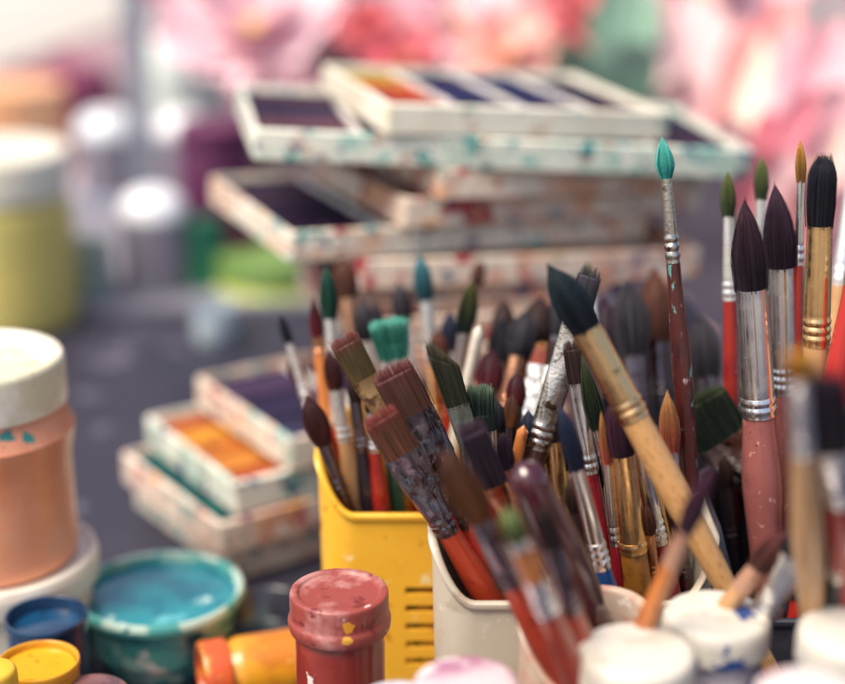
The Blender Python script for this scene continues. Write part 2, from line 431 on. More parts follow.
# ------------------------------------------------------------------ cups
def cup(name, label, x0, x1, y0, y1, zf, zb, m, r=.016, th=.0022, slots=None, cat='brush cup', key=None):
    per = []
    def arc(cx, cy, a0, a1, kind):
        for i in range(13):
            t = i / 12; a = a0 + (a1 - a0) * t
            per.append((cx, cy, math.cos(a), math.sin(a), {'fr': t, 'fl': 1 - t, 'b': 0}[kind]))
    X, Y = (x1 - x0) / 2, (y1 - y0) / 2
    arc(X - r, -Y + r, 0, -PI / 2, 'fr')
    xs = [X - r - (2 * X - 2 * r) * i / 8 for i in range(1, 8)]
    if slots:
        sa, sb = slots[0][0] - (x0 + x1) / 2, slots[0][1] - (x0 + x1) / 2
        xs = sorted([x for x in xs if abs(x - sa) > .002 and abs(x - sb) > .002 and not sa < x < sb] + [sa, sb], reverse=True)
    for x in xs: per.append((x, -Y + r, 0, -1, 1))
    arc(-X + r, -Y + r, -PI / 2, -PI, 'fl')
    for i in range(1, 8): per.append((-X + r, -Y + r + (2 * Y - 2 * r) * i / 8, -1, 0, 0))
    arc(-X + r, Y - r, PI, PI / 2, 'b')
    for i in range(1, 8): per.append((-X + r + (2 * X - 2 * r) * i / 8, Y - r, 0, 1, 0))
    arc(X - r, Y - r, PI / 2, 0, 'b')
    for i in range(1, 8): per.append((X - r, Y - r - (2 * Y - 2 * r) * i / 8, 1, 0, 0))
    def loop(frac, off, absz=None):
        out = []
        for (cx, cy, nx, ny, w) in per:
            rim = zb - (zb - zf) * sm(w)
            z = absz if absz is not None else rim + frac if frac <= 0 else rim * frac
            k = .95 + .05 * min(1, max(0, z / zb))
            out.append(((cx + nx * (r + off)) * k, (cy + ny * (r + off)) * k, z))
        return out
    rs = [loop(0, -.003, 0.0), loop(0, -.0008, .0004), loop(0, 0, .003)]
    fo = [.15, .3, .45, .6, .75, .86]
    if slots:
        fs = sorted([(q[2] - q[3]) / zf for q in slots] + [(q[2] + q[3]) / zf for q in slots])
        fo = sorted([f for f in fo if all(abs(f - g) > .02 for g in fs)] + fs)
        fo = [f for f in fo if f in fs or not any((q[2] - q[3]) / zf < f < (q[2] + q[3]) / zf for q in slots)]
    r_out = {f: len(rs) + i for i, f in enumerate(fo)}
    for f in fo: rs.append(loop(f, 0))
    rs += [loop(-.0042, 0), loop(-.0036, .0010), loop(-.0022, .0016), loop(-.0008, .0015), loop(-.00001, .0006), loop(-.00001, -.0008), loop(-.0008, -.0018), loop(-.0022, -th)]
    fi = sorted(fo if slots else (.2, .5, .8), reverse=True)
    r_in = {f: len(rs) + i for i, f in enumerate(fi)}
    for f in fi: rs.append(loop(f, -th))
    rs.append(loop(0, -th, .003))
    mb = MB(); mb.rings(rs)
    if slots:
        n = len(per); ja = [i for i, p in enumerate(per) if p[4] == 1 and abs(p[0] - sb) < 1e-9][0]; jb = [i for i, p in enumerate(per) if p[4] == 1 and abs(p[0] - sa) < 1e-9][0]
        dele = set()
        for q in slots:
            f0, f1 = (q[2] - q[3]) / zf, (q[2] + q[3]) / zf
            o0, o1, i0, i1 = r_out[f0], r_out[f1], r_in[f0], r_in[f1]
            for j in range(ja, jb):
                dele.add(o0 * n + j); dele.add(i1 * n + j)
                for (ra, rb_) in ((o0, i0), (o1, i1)): mb.f.append((ra * n + j, ra * n + j + 1, rb_ * n + j + 1, rb_ * n + j))
            for j in (ja, jb): mb.f.append((o0 * n + j, o1 * n + j, i1 * n + j, i0 * n + j))
        mb.f = [f for i, f in enumerate(mb.f) if i not in dele]
    root = thing(name, label, cat, ((x0 + x1) / 2, (y0 + y1) / 2, 0), group='plastic cups holding the brushes')
    o = mb.build('body', m, root)
    CUPS[key] = (x0 + .004, x1 - .004, y0 + .006, y1 - .006)
    return root

M_YEL = mat('yellow_plastic', 'f2b838', .36, sss=.0, layers=[('e6a82c', 18, .5, .3), ('c07a1c', 90, .60, .05), ('8a5a2c', 210, .69, .02), ('f4dca0', 160, .64, .05)], rough_var=.12, bump=(500, .04))
M_WCUP = mat('grey_cream_plastic', 'c2b6a2', .38, layers=[('b0a28c', 16, .5, .3), ('a08a72', 40, .58, .12), ('7a4a3c', 260, .685, .02), ('4a5a7a', 220, .71, .015), ('d8ceb8', 120, .62, .1)], rough_var=.1, bump=(500, .05))
M_PCUP = mat('smeared_cream_plastic', 'c9b29c', .38, layers=[('c99a86', 60, .52, .1), ('e8ddd0', 90, .56, .06), ('a85a4a', 140, .68, .03)], bump=(400, .1))
M_DCUP = mat('charcoal_plastic', '34323a', .5, layers=[('46434a', 40, .5, .2), ('b02a2c', 55, .715, .015)], bump=(400, .1))

ys = [at_y(420, y, .619).z for y in (592, 610, 628, 646, 663)]
cup('brush_cup', 'yellow plastic brush cup with dark slots and scooped front rim', -.045, .030, .619, .690, .100, .121, M_YEL,
    slots=[(-.0075, .022, z, .0017) for z in ys], key='yellow')
cup('brush_cup', 'greyish cream plastic brush cup right of the yellow cup', .0035, .112, .541, .612, .100, .121, M_WCUP, key='white')
cup('brush_cup', 'paint smeared cream cup in front of the clean greyish one', .0350, .081, .490, .533, .092, .111, M_PCUP, key='third')
cup('brush_cup', 'charcoal brush cup with a red spot behind the white capped jars', .116, .200, .560, .634, .082, .116, M_DCUP, key='dark')
CUPS['fore'] = (.112, .2, .49, .54); CUPS['gap'] = (.08, .13, .52, .556)

# ------------------------------------------------------------------ the brushes
B = brush
# right group, sharp
B('slim brush with turquoise bristles and chipped mahogany handle, tallest of all', (663, 138), (667, 176), (678, 262), (692, 490), .62, 'dark', .3, wb=17, wf=10, we=15, wh=21, hair='teal', ferr='aged', hand='mahogany', ns=260, blunt=1.9, bend=-.0004, crimps=3)
B('slim red handled brush with olive green bristles left of the plum mop', (728, 172), (727, 215), (729, 300), (731, 400), .66, 'dark', .75, wb=14, wf=10, we=14, wh=15, hair='green', ferr='white', hand='red', ns=220, blunt=2.6)
B('slim brush with olive bristles between the two plum mop brushes', (762, 158), (762, 198), (760, 285), (757, 400), .67, 'dark', .9, wb=13, wf=10, we=12, wh=13, hair='green', ferr='white', hand='brown', ns=220, blunt=2.8)
B('large plum mop brush with shiny silver ferrule and thick dusty pink handle', (746, 200), (749, 288), (757, 415), (766, 540), .615, 'dark', .35, wb=33, wf=31, we=35, wh=41, hair='plum', ferr='silver', hand='pink', ns=420, blunt=1.75, crimps=2, bend=-.0006, messy=.8)
B('plum mop brush with curved tip and pink handle just right of the largest mop', (778, 185), (781, 267), (784, 393), (788, 520), .64, 'dark', .65, wb=31, wf=28, we=26, wh=30, hair='plum2', ferr='silver', hand='pink', ns=380, blunt=1.9, bend=-.0012, crimps=3, messy=.8)
B('thin ochre tipped brush with bright red handle beside the gold ferrule brush', (802, 140), (804, 180), (801, 265), (796, 380), .635, 'dark', .6, wb=10, wf=8, we=9, wh=12, hair='ochre', ferr='silver', hand='red', ns=160, bend=-.0008, blunt=2.2)
B('blunt black bristled brush with gold ferrule and natural wood handle', (822, 158), (818, 225), (816, 345), (812, 480), .61, 'dark', .3, kind='round', wb=27, wf=25, we=27, wh=28, hair='black', ferr='gold', hand='wood', ns=460, blunt=8, crimps=3, bend=.0008)
B('red handled brush with black band leaning at the right edge', (873, 165), (866, 210), (853, 285), (829, 420), .60, 'dark', .2, wb=20, wf=16, we=18, wh=26, hair='dkbrown', ferr='silver', hand='tip_red_black', ns=100, band=(.30, .56, 'black'))
B('pale ferruled brush with teal smears leaning out at the right edge', (861, 120), (855, 160), (838, 285), (828, 370), .72, 'dark', .95, wb=18, wf=13, we=16, wh=20, hair='steelteal', ferr='white', hand='stained_wood', ns=80)
B('small coral and ochre pointed brush tucked left of the mahogany handle', (667, 392), (672, 450), (677, 512), (682, 580), .635, 'dark', .4, wb=20, wf=15, we=16, wh=17, hair='coral', ferr='silver', hand='black', ns=240, blunt=2.2)
B('wide dark green flat brush with crumpled ferrule behind the mahogany handle', (692, 396), (722, 438), (764, 498), (800, 550), .66, 'dark', .85, kind='flat', wb=66, wf=56, we=28, wh=22, hair='dkgreen', ferr='aged', hand='black', crinkle=.0014, ns=700, slant=-.1, messy=1.4, Lmax=.14)
B('black handled brush standing behind the thick pink handle', (752, 300), (750, 330), (747, 400), (742, 560), .67, 'dark', .8, wb=14, wf=12, we=14, wh=18, hair='charcoal', ferr='silver', hand='black', ns=60)

# centre group
B('big dark bristled brush with dull gold ferrule and tan handle leaning left', (552, 266), (589, 327), (643, 413), (722, 580), .575, 'third', .8, wb=35, wf=31, we=31, wh=31, hair='navyteal', ferr='dullgold', hand='stained_wood', ns=360, blunt=3.0, crimps=2, Lmax=.215, bend=-.001, messy=.7)
B('wide silver ferruled brush leaning right behind the big gold ferrule', (592, 268), (575, 312), (538, 448), (522, 500), .632, 'white', .6, kind='flat', flat=.5, wb=24, wf=27, we=25, wh=26, hair='charcoal', ferr='aged', hand='brown', ns=120, crimps=3, crinkle=.0008)
B('thin green tipped brush rising behind the big dull gold ferrule', (588, 262), (591, 288), (598, 345), (606, 430), .72, 'white', .95, wb=11, wf=9, we=11, wh=12, hair='greenblack', ferr='white', hand='brown', ns=80)
B('square dark brown brush with silver ferrule under the big gold ferrule', (571, 342), (578, 383), (592, 472), (604, 560), .62, 'white', .5, kind='flat', flat=.4, wb=19, wf=18, we=17, wh=18, hair='dkbrown', ferr='silver', hand='crimson', ns=220)
B('pointed green black brush with slim silver ferrule next to the purple brush', (582, 358), (604, 426), (622, 520), (632, 575), .615, 'white', .7, wb=17, wf=12, we=11, wh=13, hair='dkgreen', ferr='silver', hand='crimson', ns=240, blunt=1.7)
B('blue handled brush with navy bristles and paint marked silver ferrule', (561, 404), (577, 468), (602, 567), (616, 625), .575, 'white', .05, wb=17, wf=15, we=20, wh=25, hair='navy', ferr='silver', hand='blue', ns=300, blunt=2.2, crimps=3, bend=-.0006, messy=.6)
B('purple bristled brush with gold ferrule and ochre varnished handle', (615, 396), (624, 453), (633, 550), (642, 620), .60, 'white', .3, kind='round', wb=31, wf=26, we=29, wh=29, hair='purple', ferr='gold', hand='ochre', ns=380, blunt=2.6, crimps=1, messy=.6)
B('tiny coral and green tipped brush with slim silver ferrule left of the purple one', (601, 412), (606, 463), (615, 545), (620, 590), .60, 'white', .4, wb=10, wf=9, we=10, wh=12, hair='coral', ferr='silver', hand='crimson', ns=140, blunt=2.0)
B('silver ferruled brush with crimson handle right of the purple brush', (629, 405), (636, 440), (658, 542), (672, 600), .605, 'white', .6, wb=16, wf=15, we=19, wh=22, hair='purple', ferr='silver', hand='crimson', ns=120, crimps=3)
B('slim gold ferruled brush half hidden behind the tan handle', (645, 425), (652, 455), (672, 555), (681, 600), .62, 'dark', .4, wb=13, wf=13, we=14, wh=15, hair='rust', ferr='gold', hand='crimson', ns=100)
B('gold ferruled brush with dark handle left of the blue handled brush', (551, 402), (553, 440), (558, 512), (563, 580), .645, 'white', .75, wb=22, wf=21, we=20, wh=20, hair='dkbrown', ferr='gold', hand='black', ns=160, blunt=3, band=None)
B('glossy maroon handle end of an upturned brush in the middle', (520, 462), (520, 462), (556, 540), (594, 625), .555, 'third', .9, wh=47, hand='maroon', flipped=True, endk=.80, bell=.72, ferr='silver')
B('out of focus brush with olive tip and orange smeared ferrule at the front', (506, 510), (514, 538), (548, 610), (572, 668), .49, 'third', .2, wb=24, wf=24, we=27, wh=28, hair='orangeolive', ferr='silver', hand='orange_red', ns=100, blunt=4, smear=((519, 545), (533, 577), 'orange'))
B('blurred amber bristled brush with dark ferrule and red orange handle in front', (444, 452), (482, 516), (514, 582), (556, 668), .525, 'third', .35, kind='round', wb=34, wf=24, we=26, wh=30, hair='amber', ferr='dark', hand='orange_red', ns=220, blunt=3.0, Lmax=.21)
B('navy filbert brush with copper ferrule between the front brushes', (468, 422), (497, 484), (516, 525), (542, 590), .57, 'white', .2, kind='flat', flat=.4, wb=30, wf=27, we=20, wh=20, hair='plum2', ferr='copper', hand='brown', ns=220, crimps=1, Lmax=.2)
B('blurred brown brush with grey ferrule against the maroon handle', (541, 505), (553, 548), (572, 610), (590, 668), .505, 'third', .45, kind='flat', flat=.4, wb=20, wf=21, we=22, wh=26, hair='dkbrown', ferr='dark', hand='orange_red', ns=120)

# foreground right, strongly blurred
B('blurred dark purple brush with pinkish wooden handle leaning right at the front', (713, 466), (692, 532), (675, 566), (646, 622), .50, 'third', .9, wb=22, wf=17, we=18, wh=22, hair='purple', ferr='wood', hand='orange', ns=100, crimps=0)
B('blurred brown bristled brush with tan handle above the blue smeared cap', (788, 530), (757, 566), (740, 588), (715, 622), .54, 'gap', .3, wb=26, wf=20, we=21, wh=22, hair='brown2', ferr='wood', hand='wood', ns=100, crimps=0, Lmax=.19)
B('blurred dark flat brush with silver ferrule right of the blue smeared cap', (812, 525), (794, 556), (764, 612), (745, 650), .53, 'gap', .6, kind='flat', flat=.35, wb=34, wf=34, we=28, wh=26, hair='charcoal', ferr='silver', hand='black', ns=100, Lmax=.17)
B('very blurred orange tipped brush with grey ferrule and wood handle at the front', (797, 350), (798, 378), (803, 452), (809, 560), .45, 'fore', 1.0, kind='flat', flat=.5, wb=27, wf=23, we=25, wh=33, hair='orange', ferr='silver', hand='wood', ns=100, endk=.3, bell=.2)
B('very blurred dark plum brush with red handle at the right edge', (824, 366), (838, 448), (842, 500), (846, 560), .465, 'fore', .9, kind='flat', flat=.5, wb=42, wf=36, we=30, wh=34, hair='plum', ferr='silver', hand='red', ns=140, slant=-.12)
B('blurred black handled brush crossing low at the right edge', (868, 500), (858, 530), (840, 575), (812, 650), .50, 'fore', 1.1, wb=26, wf=24, we=26, wh=32, hair='dkbrown', ferr='silver', hand='black', ns=80, Lmax=.2)

# white cup flats
B('wide brown flat brush with crumpled foil like ferrule, behind the other wide flat one', (390, 367), (415, 412), (470, 522), (492, 566), .612, 'white', .5, kind='flat', flat=.28, wb=44, wf=43, we=28, wh=27, hair='brown2', ferr='dark', hand='orange_red', crinkle=.0022, ns=520, messy=.5)
B('wide rust brown flat brush with dark ferrule and orange handle, lowest of the flat heads', (377, 412), (400, 455), (449, 531), (484, 592), .595, 'white', .25, kind='flat', flat=.26, wb=38, wf=38, we=25, wh=29, hair='brown', ferr='dark', hand='orange_red', crinkle=.0012, ns=480, messy=.5)
B('olive brown stiff flat brush with reddish top left of the turquoise tuft', (342, 337), (366, 377), (388, 416), (430, 500), .645, 'white', .9, kind='flat', flat=.45, wb=31, wf=28, we=20, wh=18, hair='olive', ferr='brown', hand='brown', ns=460, messy=.5, crimps=1)
B('short turquoise stiff bristle brush behind the wide brown flat ones', (387, 320), (393, 358), (404, 420), (414, 480), .69, 'yellow', .4, kind='flat', flat=.6, wb=38, wf=26, we=20, wh=18, hair='minty', ferr='white', hand='red', ns=420, messy=2.2, flare=1.05)
B('dark olive flat brush cut at a slant with green smeared ferrule', (441, 352), (457, 405), (482, 485), (500, 540), .612, 'white', .6, kind='flat', flat=.3, wb=27, wf=24, we=18, wh=18, hair='darkolive', ferr='olive', hand='crimson', crinkle=.0008, ns=420, slant=-.28, messy=1.2)
B('short spiky green and black bristle brush right of the slant cut one', (480, 386), (482, 430), (487, 490), (493, 540), .62, 'white', .75, kind='flat', flat=.5, wb=27, wf=25, we=19, wh=18, hair='mixgreen', ferr='silver', hand='brown', ns=260, messy=2.6)
B('red and black handled brush behind the orange handle in the cream cup', (468, 420), (471, 440), (477, 500), (484, 570), .60, 'white', .55, wb=16, wf=15, we=18, wh=26, hair='charcoal', ferr='dark', hand='tip_red_black', ns=40, band=(.30, .52, 'black'))

# yellow cup
B('thin black tipped brush with white ferrule, leftmost of all the brushes', (280, 314), (287, 343), (306, 400), (322, 450), .72, 'yellow', .6, wb=9, wf=8, we=9, wh=11, hair='black', ferr='white', hand='cream', ns=90, blunt=3.5, Lmax=.14)
B('fluffy dark red brown round brush hanging over the yellow rim', (308, 400), (326, 441), (344, 490), (358, 540), .672, 'yellow', .2, wb=22, wf=14, we=15, wh=16, hair='redbrown', ferr='dark', hand='brown', ns=240, blunt=3.5, messy=2, Lmax=.12)
B('wine red pointed brush with orange handle at the left of the yellow cup', (313, 296), (317, 336), (320, 352), (330, 450), .715, 'yellow', .6, wb=13, wf=12, we=12, wh=13, hair='wine', ferr='copper', hand='orange', ns=120, Lmax=.17, blunt=1.6)
B('forest green brush with pale ferrule and red handle in the yellow cup', (326, 266), (331, 318), (336, 425), (341, 470), .71, 'yellow', .5, wb=17, wf=12, we=12, wh=14, hair='forest', ferr='white', hand='red', ns=150, blunt=2.6)
B('brown mop with copper ferrule behind the forest green brush', (342, 258), (347, 298), (357, 350), (370, 440), .765, 'yellow', .9, wb=24, wf=19, we=19, wh=20, hair='rust', ferr='copper', hand='orange', ns=120, blunt=3.5)
B('small chestnut oval brush with pale ferrule and wood handle in the yellow cup', (329, 352), (340, 387), (347, 440), (354, 490), .685, 'yellow', .25, wb=17, wf=13, we=15, wh=20, hair='redbrown', ferr='white', hand='wood', ns=180, blunt=3.2)
B('steel teal brush with bright white ferrule at the back of the yellow cup', (420, 256), (425, 300), (433, 362), (441, 430), .74, 'yellow', .9, wb=18, wf=13, we=14, wh=14, hair='steelteal', ferr='white', hand='wood', ns=120, blunt=2.8)
B('charcoal tipped brush with pale ferrule left of the steel teal one', (398, 283), (404, 322), (414, 385), (421, 440), .755, 'yellow', .95, wb=19, wf=14, we=14, wh=14, hair='charcoal', ferr='white', hand='brown', ns=120, blunt=3)
B('green black brush with shiny silver ferrule and red handle, leaning right', (473, 280), (464, 331), (455, 388), (444, 450), .70, 'yellow', .9, wb=18, wf=13, we=13, wh=15, hair='greenblack', ferr='silver', hand='red', ns=180, blunt=2.4)
B('small brown tufted brush peeking above the green black one', (481, 262), (474, 286), (462, 340), (450, 400), .77, 'yellow', .95, wb=14, wf=9, we=11, wh=12, hair='rust', ferr='copper', hand='orange', ns=80, blunt=5)
B('cream handle end of an upturned brush right of the silver ferrule', (480, 325), (480, 325), (470, 370), (455, 440), .69, 'yellow', .8, wh=15, hand='cream', flipped=True, endk=.7)
B('black handled brush with brown bristles low in the yellow cup', (352, 372), (356, 400), (361, 450), (368, 500), .675, 'yellow', .2, wb=14, wf=13, we=14, wh=19, hair='dkbrown', ferr='dark', hand='black', ns=60)
B('red handled short brush low in the yellow cup', (369, 392), (371, 410), (375, 450), (381, 500), .67, 'yellow', .3, wb=13, wf=12, we=14, wh=17, hair='dkbrown', ferr='silver', hand='red', ns=60)
B('green handled brush with orange marks low in the yellow cup', (383, 400), (386, 420), (390, 455), (397, 500), .68, 'yellow', .4, wb=13, wf=12, we=14, wh=17, hair='charcoal', ferr='dark', hand='green', ns=60)
B('dark grey pointed brush behind the olive brown flat head', (374, 300), (378, 330), (385, 390), (392, 440), .73, 'yellow', .8, wb=13, wf=10, we=12, wh=13, hair='charcoal', ferr='silver', hand='brown', ns=80, blunt=1.6)
B('small dark oval brush behind the leftmost white ferrule', (291, 356), (303, 385), (318, 430), (332, 470), .75, 'yellow', .8, wb=15, wf=10, we=11, wh=12, hair='redbrown', ferr='copper', hand='brown', ns=80, blunt=3.5, Lmax=.13)
# dark cluster between the yellow and cream cups
B('dark bristled brush with copper ferrule in the cluster behind the spiky green one', (527, 312), (519, 357), (505, 412), (492, 470), .715, 'white', .95, wb=30, wf=19, we=17, wh=16, hair='charcoal', ferr='copper', hand='orange', ns=120, blunt=3.4)
B('tall dark brown brush at the back of the middle cluster', (541, 298), (534, 345), (524, 410), (514, 470), .73, 'white', .98, wb=32, wf=21, we=18, wh=18, hair='dkbrown', ferr='copper', hand='brown', ns=120, blunt=3.2)
B('small coral tipped brush with crumpled pale ferrule in the middle cluster', (543, 342), (538, 364), (530, 430), (522, 490), .69, 'white', .85, kind='flat', flat=.5, wb=11, wf=24, we=20, wh=18, hair='coral', ferr='white', hand='brown', crinkle=.0016, ns=90)
B('dark brush with crinkled cream ferrule left of the wide silver ferrule', (557, 340), (552, 366), (545, 430), (538, 490), .68, 'white', .8, kind='flat', flat=.4, wb=18, wf=19, we=17, wh=16, hair='dkbrown', ferr='white', hand='black', crinkle=.0014, ns=90)
B('orange handle end of an upturned brush in the middle cluster', (524, 425), (524, 425), (516, 455), (510, 490), .64, 'white', .8, wh=14, hand='orange', flipped=True, endk=.8)
B('plum bristled brush beside the cream handle end', (492, 350), (486, 392), (480, 440), (475, 480), .69, 'white', .9, wb=26, wf=19, we=16, wh=16, hair='wine', ferr='dark', hand='crimson', ns=110, blunt=3)
B('black pointed brush at the left of the middle cluster', (503, 318), (500, 362), (494, 420), (488, 470), .72, 'white', .97, wb=24, wf=17, we=14, wh=15, hair='black', ferr='dark', hand='brown', ns=110)
B('short amber brush low in the middle cluster', (512, 395), (510, 425), (506, 470), (503, 520), .65, 'white', .8, wb=16, wf=14, we=15, wh=16, hair='amber', ferr='dark', hand='brown', ns=90, blunt=3)

# handles and heads that fill the middle
for (lb, t_, b_, e_, q_, Z_, c_, dy_, wd, hr, fe, hd) in [
    ('dark brown brush low behind the blue handled brush', (571, 478), (575, 510), (583, 560), (590, 610), .64, 'white', .7, 17, 'dkbrown', 'dark', 'brown'),
    ('black bristled brush low between the blue and gold brushes', (594, 452), (597, 486), (604, 540), (609, 600), .635, 'white', .75, 16, 'black', 'dark', 'maroon'),
    ('dark plum brush half hidden behind the purple one', (641, 470), (645, 505), (652, 560), (658, 610), .64, 'white', .8, 19, 'plum', 'dark', 'black'),
    ('charcoal brush low in front of the dark vase', (596, 392), (602, 430), (612, 490), (620, 550), .665, 'white', .9, 18, 'charcoal', 'dark', 'brown'),
    ('dark brown brush behind the gold ferrule left of the blue handle', (557, 432), (560, 470), (566, 530), (571, 590), .655, 'white', .85, 20, 'dkbrown', 'copper', 'black'),
    ('navy brush low in the cream cup behind the maroon handle end', (528, 410), (530, 445), (534, 505), (538, 570), .645, 'white', .7, 18, 'navy', 'dark', 'black'),
    ('plum tipped brush with black handle behind the copper ferrule', (503, 432), (506, 468), (512, 525), (518, 590), .635, 'white', .6, 17, 'plum2', 'copper', 'black'),
    ('brown tufted brush low behind the spiky green one', (462, 398), (465, 430), (470, 490), (476, 560), .655, 'white', .9, 18, 'rust', 'dark', 'brown'),
    ('black handled slim brush low behind the tan handle', (684, 452), (687, 486), (692, 540), (697, 600), .655, 'dark', .8, 15, 'charcoal', 'dark', 'black'),
    ('dark brush low between the pink handles', (724, 452), (726, 485), (730, 540), (734, 600), .665, 'dark', .9, 18, 'dkbrown', 'dark', 'black'),
    ('maroon handled brush low right of the gold slim ferrule', (676, 500), (679, 530), (685, 575), (690, 620), .63, 'dark', .3, 15, 'plum', 'dark', 'maroon'),
    ('dark brush low behind the natural wood handle', (792, 396), (793, 430), (795, 490), (797, 560), .66, 'dark', .85, 18, 'charcoal', 'dark', 'black'),
    ('black brush at the right between wood handle and edge', (833, 396), (833, 430), (832, 490), (831, 560), .655, 'dark', .8, 20, 'black', 'dark', 'black')]:
    B(lb, t_, b_, e_, q_, Z_, c_, dy_, wb=wd, wf=wd - 3, we=wd - 2, wh=wd + 2, hair=hr, ferr=fe, hand=hd, ns=110, blunt=2.6)

for (lb, t_, b_, e_, q_, Z_, c_, dy_, wd, hr, fe, hd) in [
    ('blurred dark brown mop behind the small brown tufted brush', (505, 300), (503, 345), (498, 400), (492, 470), .74, 'white', .97, 24, 'dkbrown', 'copper', 'brown'),
    ('blurred black brush at the back right of the middle cluster', (560, 296), (556, 338), (549, 400), (542, 470), .73, 'white', .97, 24, 'black', 'dark', 'black'),
    ('blurred navy brush behind the green black one', (450, 312), (451, 350), (452, 405), (454, 470), .74, 'yellow', .97, 20, 'navy', 'white', 'brown'),
    ('blurred rust brush behind the slant cut flat one', (437, 330), (439, 366), (443, 420), (448, 480), .72, 'yellow', .9, 20, 'rust', 'copper', 'orange'),
    ('blurred dark brush behind the turquoise tuft', (362, 300), (366, 340), (373, 400), (381, 470), .74, 'yellow', .95, 22, 'charcoal', 'white', 'orange'),
    ('blurred dark wine brush low in the middle cluster', (517, 372), (516, 405), (513, 450), (510, 510), .67, 'white', .9, 20, 'wine', 'dark', 'brown'),
    ('dark brush with copper ferrule beside the wide silver one', (548, 372), (546, 405), (542, 455), (538, 520), .70, 'white', .97, 20, 'dkbrown', 'copper', 'black'),
    ('black brush low right of the slant cut flat one', (496, 400), (497, 430), (499, 480), (502, 540), .65, 'white', .8, 19, 'black', 'dark', 'black'),
    ('dark plum brush between the dull gold brush and the dark vase', (610, 372), (616, 410), (625, 470), (634, 540), .67, 'white', .95, 20, 'plum', 'silver', 'brown'),
    ('charcoal brush low left of the coral pointed brush', (655, 424), (658, 455), (664, 510), (670, 570), .655, 'white', .95, 18, 'charcoal', 'dark', 'black'),
    ('blurred brown brush in the dark cup behind the coral one', (684, 400), (686, 436), (690, 490), (695, 560), .69, 'dark', .98, 20, 'dkbrown', 'dark', 'brown'),
    ('black brush in the dark cup just left of the thick pink handle', (735, 408), (736, 440), (738, 490), (740, 560), .68, 'dark', .98, 20, 'black', 'dark', 'black'),
    ('dark brush in front of the maroon handle base', (590, 520), (594, 550), (600, 590), (606, 640), .60, 'white', .3, 17, 'dkbrown', 'dark', 'maroon'),
    ('crimson handled brush low between gold and silver ferrules', (646, 505), (649, 532), (655, 575), (660, 620), .615, 'white', .5, 15, 'rust', 'copper', 'crimson')]:
    B(lb, t_, b_, e_, q_, Z_, c_, dy_, wb=wd, wf=wd - 4, we=wd - 4, wh=wd, hair=hr, ferr=fe, hand=hd, ns=90, blunt=2.8)

for (lb, t_, b_, e_, q_, Z_, c_, dy_, wd, hr, fe, hd) in [
    ('large blurred charcoal mop in front of the dark vase', (628, 284), (631, 356), (636, 410), (640, 480), .715, 'white', .98, 36, 'charcoal', 'dark', 'brown'),
    ('large blurred rust brown mop right of the charcoal mop', (654, 272), (657, 340), (662, 400), (667, 480), .74, 'dark', .99, 30, 'rust', 'dark', 'black'),
    ('large blurred black mop right of the mahogany handle', (700, 318), (704, 376), (708, 430), (712, 500), .72, 'dark', .98, 34, 'charcoal', 'dark', 'black'),
    ('blurred plum mop left of the charcoal mop', (604, 300), (608, 360), (613, 415), (619, 480), .72, 'white', .97, 26, 'plum2', 'dark', 'brown')]:
    B(lb, t_, b_, e_, q_, Z_, c_, dy_, wb=wd, wf=wd - 6, we=wd - 10, wh=wd - 8, hair=hr, ferr=fe, hand=hd, ns=160, blunt=3.2, messy=2.0)

# ------------------------------------------------------------------ setting
M_TABLE = mat('grey_painted_table', '2e2c3a', .55, layers=[('464250', 6, .5, .2), ('24222f', 9, .55, .12), ('6a6472', 26, .62, .05), ('8a5a4c', 40, .69, .03), ('3f7a86', 46, .70, .03), ('c9c2bc', 60, .715, .02)], bump=(200, .15))
mb = MB(); mb.box(-1.6, 1.6, -.25, 2.3, -.035, 0, .004)
tag(mb.build('table', M_TABLE), 'large dark grey table covered in old paint marks under everything', 'table')
M_GROUND = mat('ground_concrete', '8a857e', .9, layers=[('6f6a64', 1.5, .5, .2)])
mb = MB(); mb.v = [(-60, -60, -.76), (60, -60, -.76), (60, 60, -.76), (-60, 60, -.76)]; mb.f = [(0, 1, 2, 3)]
tag(mb.build('ground', M_GROUND, smooth=False), kind='structure')
mb = MB()

